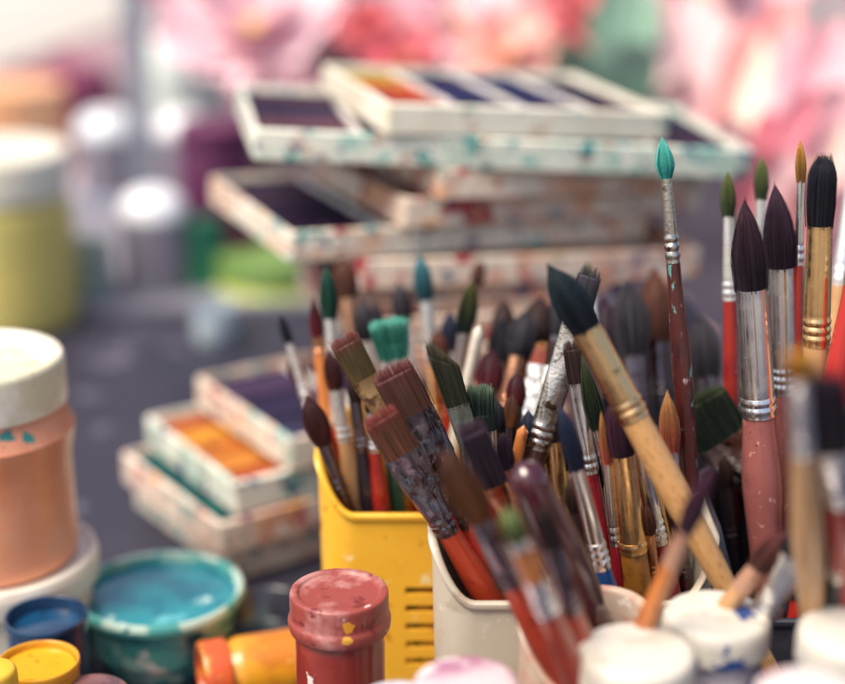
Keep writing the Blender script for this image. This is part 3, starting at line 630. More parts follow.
# ------------------------------------------------------------------ watercolour boxes
CK = {}
M_DIV = mat('paint_smeared_divider', 'ddd5ca', .6, layers=[('a8a2ac', 60, .52, .08), ('4a4460', 90, .60, .06), ('b8866a', 90, .61, .05)])
def cake_mat(hexs):
    if hexs not in CK: CK[hexs] = mat('paint_cake_' + hexs, hexs, .75, spec=.2, layers=[('1e1a2a', 120, .58, .08), ('d8d0c8', 200, .70, .03)], bump=(300, .2))
    return CK[hexs]
def paint_box(label, corner, th, tilt, w, d, h, m, cols=None, rows=5, group=None, t=.0034):
    """open watercolour tray; corner = near left bottom corner"""
    rot = Quaternion((0, 0, 1), th) @ Quaternion((0, 1, 0), tilt)
    root = thing('watercolour_box', label, 'paint box', corner, rot, group)
    mb = MB(); bv = .0012
    def lp(o, z, r):
        out = []
        for (cx, cy, a0) in ((w - o - r, o + r, -PI / 2), (w - o - r, d - o - r, 0), (o + r, d - o - r, PI / 2), (o + r, o + r, PI)):
            for i in range(4): out.append((cx + r * math.cos(a0 + PI / 6 * i), cy + r * math.sin(a0 + PI / 6 * i), z))
        return out
    mb.rings([lp(.001, 0, .003), lp(0, .001, .003), lp(0, h - bv, .003), lp(bv, h, .003), lp(t - bv * .5, h, .002), lp(t, h - bv, .002), lp(t, .003, .002)])
    mb.build('tray', m, root)
    if cols:
        n = len(cols); iw = (w - 2 * t) / n
        for i in range(1, n):
            b = MB(); x = t + iw * i; b.box(x - .0014, x + .0014, t + .0003, d - t - .0003, .0031, h - .0015, .0006); b.build('divider', M_DIV, root)
        for i, cl in enumerate(cols):
            ih = (d - 2 * t) / len(cl)
            for k, c in enumerate(cl):
                b = MB(); x0 = t + iw * i + .0014; x1 = t + iw * (i + 1) - .0014; y0 = t + ih * k + .0012; y1 = t + ih * (k + 1) - .0012
                rs = []
                for (o, z) in ((0, .0032), (0, h - .0045), (.0012, h - .0035), (.004, h - .0055), (.007, h - .0062)):
                    rs.append([(x0 + o, y0 + o, z), (x1 - o, y0 + o, z), (x1 - o, y1 - o, z), (x0 + o, y1 - o, z)])
                b.rings(rs); b.build('paint_cake', cake_mat(c), root)
    return root
KS = .842                       # the pile stands a little nearer than its first estimate; heights follow
BH = .01955
GB = 'watercolour boxes in the tall pile'
D = math.radians
M_BOX_RED_SHADE = mat('red_stained_box_plastic', 'cfa68c', .5, layers=[('b0504c', 34, .46, .12), ('6a3448', 50, .53, .08), ('d0905c', 64, .56, .08), ('4a4864', 80, .56, .06), ('dccbb4', 90, .56, .08), ('4f908c', 80, .61, .05)], bump=(400, .1))  # red stains; the dark tones also paint in shade on the lower boxes
def pile_box(k, x, y, th, w, d, m, lb, cols=None):
    tilt = D(.50 * (11 - k))
    z = .001 + BH * (11 - k) - (x + .022) * math.tan(tilt)
    p = CAM + (Vector((x, y, z)) - CAM) * KS
    paint_box(lb, p, D(th), tilt, w * KS, d * KS, (BH - .0006) * KS, m, cols, group=GB, t=.003)
NV, DK = ['20264a', '1e2038', '2a2c58', '2a2038', '2a2a4a'], ['2c2030', '3a2438', '22202e', '2a2438', '241c2c']
pile_box(1, -.022, .938, 18, .186, .155, M_BOX_CLEAN, 'topmost watercolour box of the tall pile with brick red and navy cakes',
         [['8a3026', '963826', 'a8482c', 'b0702e', '9a8434'], NV, ['5a2a24', '2a2040', '20264a', '22243c', '2a3058'], DK])
pile_box(2, -.100, .930, 10, .312, .155, M_BOX_TEAL, 'extra wide white watercolour box second from top of the tall pile',
         [['3a2a30', '5a3a44', '3a2c40', '2a2438', '4a2a38'], ['3a2430', '2c2438', '2a2a44', '2c2030', '382838'], DK, DK, DK])
pile_box(3, .010, .945, 24, .195, .15, M_BOX_PINK, 'red and peach stained watercolour box third from top of the tall pile')
pile_box(4, -.012, .945, 26, .22, .15, M_BOX_PINK, 'cream watercolour box with red side fourth from top of the tall pile')
pile_box(5, -.080, .925, 24, .25, .165, M_BOX, 'watercolour box jutting out left with plum and navy cakes in the tall pile',
         [['3a2036', '2c1c34', '2a2038', '3a2838', '2a2438'], ['30243c', '4a3a50', '24203a', '2c2030', '2c2040'], ['1f5a58', '1c4a4c', '22403f', '1e3a40', '204a4c'], DK])
for k, (x, y, t, mm, lb) in enumerate([
        (-.040, .940, 16, M_BOX_PINK, 'peach stained watercolour box just below the left jutting box in the tall pile'),
        (-.058, .945, 13, M_BOX_RED_SHADE, 'watercolour box seventh from top of the tall pile'),
        (-.042, .938, 18, M_BOX_PINK, 'watercolour box eighth from top of the tall pile'),
        (-.030, .940, 14, M_BOX_RED_SHADE, 'watercolour box ninth from top of the tall pile'),
        (.030, .945, 10, M_BOX_RED_SHADE, 'watercolour box tenth from top of the tall pile'),
        (.036, .940, 8, M_BOX_PINK, 'watercolour box eleventh from top of the tall pile')]):
    pile_box(6 + k, x, y, t, (.23 if k < 4 else .155), .15, mm, lb)
pile_base = H - H * KS
for k in range(4):
    lb = ['fourth lowest', 'third lowest', 'second lowest', 'lowest'][k] + ' watercolour box of the tall pile'
    paint_box(lb, Vector((.034 + .004 * (k % 2), .795, .0008 + .0153 * (3 - k))), D(9 - 3 * k), 0, .15, .13, .0148, M_BOX_RED_SHADE if k % 2 else M_BOX, None, group=GB, t=.003)
GL = 'watercolour boxes in the low pile'
paint_box('top watercolour box of the low pile with dark navy cakes', (-.068, .759, .0575), D(33), 0, .112, .112, .0183, M_BOX,
          [['33304a', '2a2440', '40304c'], ['2c2030', '40304c', '4a2a38']], group=GL)
paint_box('watercolour box of the low pile with orange and ochre cakes', (-.0955, .746, .0388), D(33), 0, .112, .112, .0183, M_BOX_TEAL,
          [['a8502a', 'c07a34', 'b86a2c', 'c98a34', 'a85a34'], ['b8762c', 'a84a2a', 'c08030', '9a4a2c', 'b8682c']], group=GL)
paint_box('watercolour box of the low pile with wine red and teal cakes', (-.103, .737, .0201), D(35), 0, .112, .116, .0183, M_BOX_PINK,
          [['1f6a66', '2a5a5c', '1f5a5c'], ['6a2024', '4a1c24', '5a1c24']], group=GL)
paint_box('bottom watercolour box of the low pile lying on the table', (-.097, .747, .0010), D(36), 0, .112, .116, .0183, M_BOX, None, group=GL)

# ------------------------------------------------------------------ jars, lids, tubs
def jar(name, label, px, py, Z, r, body_m, lid_m, style='screw', hl=.014, body_r=.9, extra=None, cat='paint jar', group=None):
    c = P(px, py, Z); zt = c.z
    root = thing(name, label, cat, (c.x, c.y, 0), group=group)
    rb = r * body_r; zl = zt - hl
    lathe('body', rnd_prof([(0, .0005), (rb * .96, .0005), (rb, .004), (rb, zl - .008), (rb * .985, zl - .005), (r * .84, zl - .002), (r * .84, zl + .004), (0, zl + .004)], .0015), body_m, root)
    if style == 'screw':
        pr = [(r * .86, zl - .001), (r * 1.0, zl - .001), (r * 1.03, zl + .0015), (r * 1.03, zl + .004), (r * .985, zl + .0055), (r * .985, zt - .0015), (r * .97, zt), (r * .83, zt), (r * .80, zt - .0012), (0, zt - .0012)]
    elif style == 'cap':
        pr = [(r * .86, zl), (r * .97, zl), (r, zl + .001), (r, zt - .004), (r * .965, zt - .0012), (r * .86, zt), (r * .5, zt + .0006), (0, zt + .0008)]
    else:
        pr = [(r * .86, zl), (r, zl), (r, zt - .0015), (r * .97, zt), (r * .9, zt), (r * .87, zt - .002), (0, zt - .002)]
    kn = (90, zl + .0025, zt - .002, .00025) if style == 'ridged' else None
    lathe('lid', rnd_prof(pr, .0009), lid_m, root, n=180 if kn else 72, knurl=kn)
    return root, c

M_CAPW = mat('white_cap_plastic', 'e6e0d2', .4, sss=.0, layers=[('d0c8b8', 60, .56, .1), ('b8a896', 160, .68, .05)], bump=(300, .06))
M_BODYP = mat('milky_jar_plastic', 'c8bfc0', .3, layers=[('6a6a92', 60, .5, .1), ('3a5a8a', 80, .6, .05), ('b07a86', 90, .62, .05)], coat=.4)
def capmat(nm, stains): return mat(nm, 'd6cfc0', .42, layers=[('c2b9a8', 60, .52, .1), ('a08c7a', 160, .66, .04), ('8a94a8', 70, .64, .08)], stains=stains, bump=(300, .06))
GJ = 'white capped paint jars at the front'
for (px, py, Z, r, nm, st, lb) in [
        (637, 648, .53, .0195, 'cap_plain', [], 'white capped paint jar nearest the camera with a clean cream lid'),
        (717, 612, .556, .0187, 'cap_blue', [((.009, -.002, P(717, 612, .556).z), .0042, '2a4a86'), ((.002, -.0165, P(717, 612, .556).z - .012), .007, '24457e'), ((-.008, -.014, P(717, 612, .556).z - .013), .005, '2a4a86')], 'white capped paint jar with blue smears on its lid'),
        (856, 628, .52, .0185, 'cap_right', [], 'white capped paint jar cut off by the right edge')]:
    jar('paint_jar', lb, px, py, Z, r, M_BODYP, capmat(nm, st), 'cap', .013, .86, group=GJ)
M_LILAC = mat('pink_smeared_lid', 'd8c0c0', .35, layers=[('b07a90', 40, .48, .12), ('e8dcd4', 60, .56, .06), ('a84a6a', 60, .64, .05)])
jar('paint_jar', 'pink and lilac smeared jar lid below the greyish cream cup', 466, 680, .53, .0180, M_BODYP, M_LILAC, 'cap', .012, .88)
M_LIL2 = mat('pale_pink_lid', 'd9cfc8', .4, layers=[('c09aa0', 50, .52, .1)])
jar('paint_jar', 'pale pinkish jar lid at the lower right corner', 808, 690, .475, .0160, M_BODYP, M_LIL2, 'cap', .012, .88)
M_GREYL = mat('grey_white_lid', 'c9c4c8', .4, layers=[('9a96a6', 50, .5, .1)])
jar('paint_jar', 'grey white jar lid beside the red jar at the bottom edge', 398, 700, .545, .0150, M_BODYP, M_GREYL, 'cap', .012, .88)
# red jar
zt = P(339, 590, .617).z
M_REDB = mat('red_paint_in_jar', '862c24', .28, coat=.6, layers=[('963a30', 30, .52, .15), ('6a1c1c', 60, .6, .08)], stains=[((-.012, -.0145, zt - .031), .003, 'd8cfc4'), ((.001, -.0175, zt - .040), .002, 'c9a8a0')])
M_REDL = mat('red_smeared_lid', '96443c', .42, coat=.15, layers=[('b88078', 50, .50, .12), ('782a28', 80, .55, .06), ('d8b8b0', 130, .66, .04), ('2a2430', 160, .70, .02)], stains=[((.005, -.019, zt - .006), .0028, 'd8942a'), ((.004, -.0195, zt - .011), .0018, 'd8a03a'), ((.010, -.017, zt - .006), .002, '2c2430')])
jar('paint_jar', 'brick red paint jar with smeared lid in front of the yellow cup', 339, 590, .617, .0194, M_REDB, M_REDL, 'screw', .015, .90)
# big salmon jar on a white tub
tubc = P(-4, 555, .74)
M_TUB = mat('white_tub_plastic', 'e4dccb', .4, layers=[('d6b8a0', 24, .5, .12), ('c98a6c', 50, .62, .06), ('4a9a94', 70, .70, .03)])
root = thing('paint_tub', 'white round paint tub under the big salmon jar', 'tub', (tubc.x, tubc.y, 0)); z = tubc.z; R = .0462
lathe('body', rnd_prof([(0, .0005), (R * .86, .0005), (R * .93, z - .012), (0, z - .012)], .003), M_TUB, root)
lathe('lid', rnd_prof([(R * .9, z - .0118), (R, z - .0118), (R * 1.01, z - .002), (R * .985, z + .0025), (R * .93, z + .0025), (R * .91, z), (0, z)], .0012), M_TUB, root)
ztop = at_y(-23, 356, tubc.y).z - z; r = .0378
M_SALM = mat('salmon_paint_jar', 'e29a76', .35, coat=.35, layers=[('d08058', 20, .5, .2), ('e0a080', 50, .6, .1)], stains=[((.020, -.033, ztop - .026), .0035, '2f7a74'), ((.027, -.027, ztop - .028), .003, '3a8a80')])
root = thing('paint_jar', 'big salmon orange paint jar with ridged cream lid on the white tub', 'paint jar', (tubc.x, tubc.y, z + .0005))
lathe('body', rnd_prof([(0, 0), (r * .96, 0), (r * 1.0, .004), (r * 1.0, ztop * .5), (r * 1.07, ztop * .66), (r * 1.07, ztop - .034), (r * .98, ztop - .026), (r * .93, ztop - .02), (r * .93, ztop - .012), (0, ztop - .012)], .004), M_SALM, root)
M_RLID = mat('cream_ridged_lid', 'd8cfae', .4, layers=[('efe8d8', 30, .48, .12), ('b8a888', 80, .62, .08)])
lathe('lid', rnd_prof([(r * .94, ztop - .022), (r, ztop - .022), (r, ztop - .002), (r * .97, ztop), (r * .86, ztop), (r * .83, ztop - .0025), (r * .4, ztop - .003), (0, ztop - .003)], .001), M_RLID, root, n=240, knurl=(60, ztop - .02, ztop - .0035, .0005))
# teal cup
tc_ = P(160, 590, .75); z = tc_.z; R = .0384
root = thing('paint_pot', 'teal paint pot with open round rim and wet turquoise inside', 'paint pot', (tc_.x, tc_.y, 0))
M_TEALO = mat('teal_pot_outside', '55a89c', .35, coat=.4, layers=[('2f7f84', 30, .5, .1), ('a8d4c0', 40, .54, .05), ('1c5a66', 50, .6, .05), ('dcdccc', 70, .62, .03), ('e09a4a', 60, .73, .02)])
M_TEALI = mat('wet_turquoise_paint', '268c94', .14, coat=.6, layers=[('166a7c', 26, .48, .1), ('62b4ba', 34, .54, .06), ('cfe4e0', 44, .60, .05)], bump=(60, .4))
lathe('body', rnd_prof([(0, .0005), (R * .70, .0005), (R * .80, z - .026), (R * .84, z - .0255), (R * .92, z - .006), (R * 1.0, z - .005), (R * 1.02, z - .002), (R * 1.0, z), (R * .95, z), (R * .93, z - .002), (R * .72, z - .029), (R * .6, z - .031), (0, z - .031)], .0016), M_TEALO, root)
lathe('paint', [(R * .925, z - .003), (R * .925, z - .0026), (R * .84, z - .016), (R * .72, z - .0255), (0, z - .0265)], M_TEALI, root, wob=.0006)
lathe('rim', [(R * .93, z + .0002), (R * .96, z + .0014), (R * 1.0, z + .0014), (R * 1.026, z - .0002), (R * 1.024, z - .0016)], mat('pale_smeared_rim', 'b8cfc0', .4, layers=[('4a9a94', 60, .5, .08), ('2a6a7a', 90, .58, .05), ('e09a4a', 60, .68, .03)]), root, wob=.0005, capped=False)
# smaller pots lower left
def pot(label, px, py, Z, r, m_out, m_in, depth=.008, cat='paint pot'):
    c = P(px, py, Z); z = c.z
    root = thing('paint_pot', label, cat, (c.x, c.y, 0))
    lathe('body', rnd_prof([(0, .0005), (r * .9, .0005), (r * .97, z - .004), (r, z - .003), (r, z), (r * .92, z), (r * .9, z - .012 - depth * 0), (0, z - .012)], .001), m_out, root)
    lathe('paint', [(r * .9, z - depth - .0005), (r * .88, z - depth), (r * .3, z - depth - .001), (0, z - depth - .001)], m_in, root, wob=.0003)
    return root
M_NAVO = mat('navy_pot', '1f3f5e', .35, coat=.4, layers=[('162a46', 40, .5, .12), ('5a8a9a', 80, .66, .04)])
M_NAVI = mat('wet_navy_paint', '16466a', .12, coat=.6, layers=[('0f2c4a', 60, .5, .1), ('6aa0b0', 80, .64, .05)])
pot('small navy blue paint pot behind the yellow topped pot', 46, 614, .69, .0178, M_NAVO, M_NAVI, .006)
M_YELO = mat('yellow_pot', 'd8981f', .35, coat=.4, layers=[('c0761c', 50, .5, .12), ('3a3a30', 90, .68, .03)])
M_YELI = mat('wet_yellow_paint', 'e0a422', .14, coat=.6, layers=[('b8741c', 60, .5, .08), ('4a3a2c', 110, .62, .05), ('2c6a5a', 90, .70, .02)])
pot('yellow ochre paint pot with streaky wet top in front of the navy pot', 38, 660, .655, .0168, M_YELO, M_YELI, .003)
M_BRNL = mat('mauve_brown_lid', '7a5250', .35, coat=.3, layers=[('5a3a40', 60, .5, .1)])
jar('paint_jar', 'mauve brown jar lid at the bottom edge below the teal pot', 90, 692, .645, .0165, M_BRNL, M_BRNL, 'cap', .012, .9)
M_YJ = mat('bright_yellow_jar', 'e8b83a', .35, layers=[('f0d890', 40, .55, .1)])
jar('paint_jar', 'bright yellow jar at the lower left corner', -8, 668, .62, .0095, M_YJ, M_YJ, 'cap', .012, .9)
# lying orange bottle
root_c = at_z(203, 677, .0165)
rot = Quaternion((0, 0, 1), D(18)) @ Quaternion((0, 1, 0), D(90))
root = thing('paint_bottle', 'orange paint bottle lying on its side beside the teal pot', 'paint bottle', root_c, rot)
M_ORB = mat('orange_paint_bottle', 'd8941c', .35, coat=.4, layers=[('c0741c', 40, .48, .1), ('6a3e1c', 70, .58, .06), ('e8c060', 80, .62, .04)])
M_ORC = mat('orange_red_ring', 'd0582c', .35, coat=.3, layers=[('e0a03a', 60, .52, .1)])
r = .0155
lathe('body', rnd_prof([(0, .004), (r * .86, .004), (r * .86, .012), (r, .016), (r, .058), (r * .9, .062), (0, .062)], .002), M_ORB, root)
lathe('cap', rnd_prof([(r * .68, .001), (r * .72, -.0008), (r * 1.0, -.0008), (r * 1.03, .001), (r * 1.03, .011), (r * .88, .0115), (r * .88, .003), (r * .68, .003)], .0006), M_ORC, root)
# dark dish behind it
c = at_z(262, 612, .018)
root = thing('paint_dish', 'dark shallow dish with grey green rim left of the red jar', 'dish', (c.x, c.y, 0)); r = .026
M_DISH = mat('dark_glazed_dish', '2c2c38', .25, coat=.5, layers=[('4a5a56', 40, .56, .08), ('a89a94', 80, .68, .03)])
lathe('body', rnd_prof([(0, .0005), (r * .7, .0005), (r * .96, .016), (r, .018), (r * .96, .0185), (r * .66, .004), (0, .004)], .0012), M_DISH, root)

# dark tin behind the brushes
c = P(640, 400, .83)
c = at_y(643, 296, .745)
root = thing('vase', 'dark charcoal smeared round vase standing behind the brushes', 'vase', (c.x, c.y, 0)); z = c.z; r = .036
M_TIN = mat('charcoal_smeared_tin', '322c3a', .75, layers=[('463e4c', 20, .46, .2), ('7a5652', 34, .58, .1), ('24222e', 30, .52, .14)], bump=(120, .3))
lathe('body', [(0, .0005), (r * .8, .0005), (r * .9, .004)] + [(r * (.9 + .1 * sm(q / 6)), .004 + (z - .05) * q / 6) for q in range(1, 7)] + [(r * (.42 + .58 * math.cos(q * PI / 16)), z - .046 + .046 * math.sin(q * PI / 16)) for q in range(1, 8)] + [(r * .50, z + .001), (r * .46, z + .003), (r * .42, z - .002), (0, z - .006)], M_TIN, root, wob=.0016)
mb = MB()
c2 = P(700, 430, .80)
# crumpled dark rag slumped against the tin
def blob(name, label, cat, c, r, m, sq=(1, 1, 1), amp=.35, fr=1.6, sub=5, group=None):
    bm = bmesh.new(); bmesh.ops.create_icosphere(bm, subdivisions=sub, radius=1)
    sd = Vector((random.random() * 40, random.random() * 40, 0))
    for v in bm.verts:
        n = v.co.normalized()
        n2 = Vector((n.x * 3.2, n.y * 3.2, n.z * .9))
        k = 1 + amp * (mnoise.noise(n * fr + sd) + 1.1 * (abs(mnoise.noise(n2 + sd)) - .25) + .5 * abs(mnoise.noise(n * fr * 2.3 + sd)) + .25 * mnoise.noise(n * fr * 5 + sd))
        v.co = Vector((n.x * k * r * sq[0], n.y * k * r * sq[1], n.z * k * r * sq[2]))
    mz = min(v.co.z for v in bm.verts)
    vs = [tuple(v.co) for v in bm.verts]
    for i, v in enumerate(bm.verts): v.index = i
    fs = [tuple(v.index for v in f.verts) for f in bm.faces]; bm.free()
    o = link(name, vs, fs, m); o.location = (c.x, c.y, c.z if c.z + mz > .0005 else -mz + .0005)
    return tag(o, label, cat, group)
M_RAG = mat('dark_plum_rag', '363240', .9, layers=[('4a4450', 24, .48, .2), ('6a4a4c', 40, .60, .1)])
blob('paint_rag', 'crumpled dark rag lying between the dark vase and the mahogany brush', 'rag', Vector((.152, .70, .03)), .03, M_RAG, (1, .8, 1.7), .34, 1.3)

# ------------------------------------------------------------------ far, out of focus things
def simple_jar(name, label, px, ytop, ybase_hint, Z, r, m_body, m_lid, lid_h=.02, cat='paint jar'):
    c = P(px, ytop, Z); z = c.z
    root = thing(name, label, cat, (c.x, c.y, 0))
    lathe('body', rnd_prof([(0, .0005), (r * .95, .0005), (r, .006), (r, z - lid_h - .008), (r * .9, z - lid_h), (r * .88, z - lid_h + .003), (0, z - lid_h + .003)], .004), m_body, root)
    lathe('lid', rnd_prof([(r * .9, z - lid_h), (r * 1.0, z - lid_h), (r * 1.0, z - .002), (r * .96, z), (0, z)], .0015), m_lid, root)
    return root
M_OLV = mat('olive_yellow_jar', 'dac672', .5, layers=[('b4ac60', 8, .5, .2), ('e8d890', 12, .58, .15)])
M_CRM = mat('cream_lid', 'ece6d2', .5, layers=[('d8ccb0', 14, .5, .2)])
simple_jar('paint_jar', 'tall olive yellow paint jar with cream lid at the far left', -5, 148, 320, 1.20, .054, M_OLV, M_CRM, .034)
M_PCH = mat('peach_orange_jar', 'e0a070', .5, layers=[('e8b890', 10, .5, .2)])
simple_jar('paint_jar', 'peach orange jar behind the olive yellow jar', 14, 84, 200, 1.62, .05, M_PCH, M_PCH, .03)
M_PLM = mat('plum_jar', '5a2048', .4, layers=[('7a2a50', 12, .52, .15)])
simple_jar('paint_jar', 'plum purple jar left of the tall pile of boxes', 216, 122, 200, 1.3, .032, M_PLM, M_PLM, .02)
M_GRN = mat('green_jar', '1f6a50', .4, layers=[('2f8a5c', 14, .5, .15)])
simple_jar('paint_jar', 'small emerald green jar under the jutting paint box', 200, 214, 270, 1.3, .022, M_GRN, M_GRN, .012)
M_LIME = mat('lime_bottle', 'd6cf6c', .4, layers=[('b4c45c', 14, .5, .15)], stains=[])
M_MINT = mat('mint_label', 'a8d8b0', .6, layers=[('c8e4c0', 20, .5, .2)])
c = at_y(276, 250, 1.26); r = .052
root = thing('paint_jar', 'lime green jar with mint label behind the leftmost brushes', 'paint jar', (c.x, c.y, 0)); z = c.z
lathe('body', rnd_prof([(0, .0005), (r * .95, .0005), (r, .006), (r, z - .03), (r * .9, z - .02), (0, z - .02)], .004), M_LIME, root)
mb = MB(); g = []
for q in range(15):
    a = D(-100 + 90 * q / 14); g.append([((r + .0006) * math.cos(a), (r + .0006) * math.sin(a), .01 + (z - .045) * k / 4) for k in range(5)])
mb.rings(g, closed=False, cap0=False, cap1=False); mb.build('label', M_MINT, root)
lathe('lid', rnd_prof([(r * .92, z - .0198), (r * .95, z - .0198), (r * .95, z - .002), (r * .9, z), (0, z)], .002), mat('dark_green_lid', '6f8f4a', .45), root)
# shining white dishes and papers
M_PORC = mat('white_porcelain', 'f2f2f4', .12, coat=.6, layers=[('e0e6ea', 12, .55, .1)])
def dish(label, px, py, Z, r, tiltdeg, m, cat='dish'):
    c = P(px, py, Z)
    root = thing('porcelain_dish', label, cat, c, Quaternion((1, 0, 0), D(tiltdeg)))
    lathe('bowl', rnd_prof([(0, -.012), (r * .5, -.012), (r * .9, -.002), (r, .002), (r * .97, .003), (r * .6, -.006), (0, -.008)], .002), m, root)
    lathe('stem', rnd_prof([(0, -max(.02, c.z)), (r * .45, -max(.02, c.z)), (r * .3, -.03), (r * .35, -.0119), (0, -.0119)], .002), m, root)
    return root
M_PAPER = mat('white_crumpled_paper', 'eceae4', .7, layers=[('d8dce0', 20, .5, .2)])
M_MIRR = mat('polished_steel', (.92, .93, .95, 1), .12, 1.0)
def bowl(label, px, py, Z, r, m, tilt):
    c = P(px, py, Z)
    root = thing('porcelain_cup', label, 'cup', (c.x, c.y, 0))
    zt = c.z + r * .5
    lathe('body', rnd_prof([(0, .0005), (r * .7, .0005), (r * .95, zt - .01), (r, zt), (r * .95, zt), (r * .85, zt - .012), (0, zt - .014)], .003), m, root)
    return root
def dome_jar(label, px, py, Z, r, mb_, lidm):
    c = P(px, py, Z); z = c.z - r * .5
    root = thing('paint_jar', label, 'paint jar', (c.x, c.y, 0))
    lathe('body', rnd_prof([(0, .0005), (r * .9, .0005), (r * .95, .005), (r * .95, z - .004), (0, z - .004)], .002), mb_, root)
    lathe('lid', [(r * .9, z - .0038)] + [(r * math.cos(a * PI / 20) ** .8, z + r * .8 * math.sin(a * PI / 20)) for a in range(10)] + [(0, z + r * .8)], lidm, root)
M_DKJ = mat('grey_mauve_jar', '7c7682', .4, layers=[('908a94', 10, .5, .2)])
dome_jar('grey jar with gleaming white domed lid left of the jutting paint box', 152, 197, 1.28, .028, M_DKJ, M_PORC)
dome_jar('grey jar with white domed lid behind the gleaming one at upper left', 106, 118, 1.55, .03, M_DKJ, M_PORC)
dome_jar('grey jar with white domed lid beside the pale vase', 180, 118, 1.52, .026, M_DKJ, M_PORC)
M_PALE = mat('pale_green_white_vase', 'dfe6e0', .3, layers=[('c8d4cc', 10, .5, .2)], coat=.4)
c = P(184, 66, 1.62)
root = thing('vase', 'pale white rounded vase left of the pink flowers', 'vase', (c.x, c.y, 0)); z = c.z
lathe('body', rnd_prof([(0, .0005), (.025, .0005), (.045, z * .5), (.045, z), (.03, z + .04), (.018, z + .055), (.02, z + .065), (.016, z + .065), (.014, z + .05), (0, z + .045)], .006), M_PALE, root)
M_SLAT = mat('grey_blue_post', '8e929e', .6, layers=[('a0a4ac', 6, .5, .2)])
c = at_z(142, 150, 0.0); c = P(142, 150, 1.55)
mb = MB(); mb.box(-.011, .011, -.011, .011, -c.z, .34, .002)
root = thing('easel', 'grey wooden table easel post rising at upper left', 'easel', c)
mb.build('post', M_SLAT, root); mb = MB(); mb.box(-.07, .07, -.03, .06, -c.z + .0005, -c.z + .018, .002); mb.build('foot', M_SLAT, root)
M_CANV = mat('white_canvas', 'cfcac2', .8, layers=[('d8c4b4', 5, .5, .2)])
mb = MB(); mb.box(-.20, .15, -.008, .008, 0, .14, .003)
o = mb.build('canvas', M_CANV); pc = P(20, 62, 1.75); o.location = pc; o.rotation_euler = (D(-22), D(-19), 0)
tag(o, 'pale blank canvas leaning at the top left corner', 'canvas')
def cloth(name, label, cat, c, w, d, h, m, rz=0):
    mb = MB(); n = 24; rs = []
    sd = random.random() * 30
    for i in range(n + 1):
        row = []
        for j in range(n + 1):
            u, v = i / n - .5, j / n - .5
            e = max(abs(u), abs(v)) * 2
            zz = h * (1 - e ** 4) * (.75 + .5 * mnoise.noise(Vector((u * 4 + sd, v * 4, 1)))) + .001
            row.append((u * w, v * d, max(.001, zz)))
        rs.append(row)
    mb.rings(rs, closed=False, cap0=False, cap1=False)
    rs2 = [(x, y, .0006) for (x, y) in ((-w / 2, -d / 2), (w / 2, -d / 2), (w / 2, d / 2), (-w / 2, d / 2))]
    b = len(mb.v); mb.v += rs2; mb.f.append((b, b + 1, b + 2, b + 3))
    o = mb.build(name, m); o.location = (c.x, c.y, 0); o.rotation_euler = (0, 0, rz)
    return tag(o, label, cat)
M_PLC = mat('plum_cloth', '7a3a5e', .85, layers=[('9a4a62', 10, .5, .15), ('5a2a50', 14, .55, .1)])
c = at_z(62, 96, .04); cloth('folded_cloth', 'folded plum cloth under the pale canvas at upper left', 'cloth', Vector((c.x, c.y, 0)), .16, .2, .09, M_PLC, .2)
M_PKC = mat('pale_pink_cloth', 'dcc4c8', .85, layers=[('c8a8b4', 10, .5, .15)])
c = at_z(95, 150, .03); cloth('folded_cloth', 'folded pale pink cloth in front of the plum one', 'cloth', Vector((c.x, c.y, 0)), .17, .16, .05, M_PKC, -.2)
M_DKM = mat('dark_mauve_jar', '4c4456', .45, layers=[('5c5464', 12, .5, .2)])
M_REDJ = mat('dull_red_jar', 'a8403e', .45, layers=[('8a3038', 14, .5, .2)])
simple_jar('paint_jar', 'grey mauve jar with dull red lid peeking out above the jutting paint box', 230, 163, 200, 1.5, .032, M_DKM, M_REDJ, .014)
M_GLS = mat('grey_blue_glaze', '8a98a4', .2, coat=.6, layers=[('a8b4b8', 20, .5, .15)])
c = at_z(214, 352, 0)
root = thing('water_pot', 'small grey blue water pot on the dark table left of the brushes', 'pot', (c.x, c.y + .02, 0)); r = .018
lathe('body', rnd_prof([(0, .0005), (r * .9, .0005), (r, .01), (r * .9, .03), (r * .8, .03), (r * .8, .02), (0, .018)], .002), M_GLS, root)
c = at_z(92, 300, 0)
root = thing('water_pot', 'grey green water pot right of the olive yellow jar', 'pot', (c.x, c.y, 0)); r = .02
lathe('body', rnd_prof([(0, .0005), (r * .9, .0005), (r, .01), (r * .95, .05), (r * .85, .05), (r * .8, .03), (0, .03)], .002), mat('grey_green_glaze', '98a8a0', .25, coat=.5, layers=[('b0bcb0', 20, .5, .15)]), root)

M_BRD = mat('grey_drawing_board', '84808a', .6, layers=[('9a949a', 6, .5, .2), ('6c6874', 9, .56, .1), ('b8a8a4', 14, .62, .06)])
mb = MB(); mb.box(-.20, .20, -.20, .20, .0005, .008, .002)
o = mb.build('drawing_board', M_BRD); c = at_z(120, 262, 0); o.location = (c.x, c.y + .04, 0); o.rotation_euler = (0, 0, D(8))
tag(o, 'flat grey drawing board lying on the dark table at left', 'board')
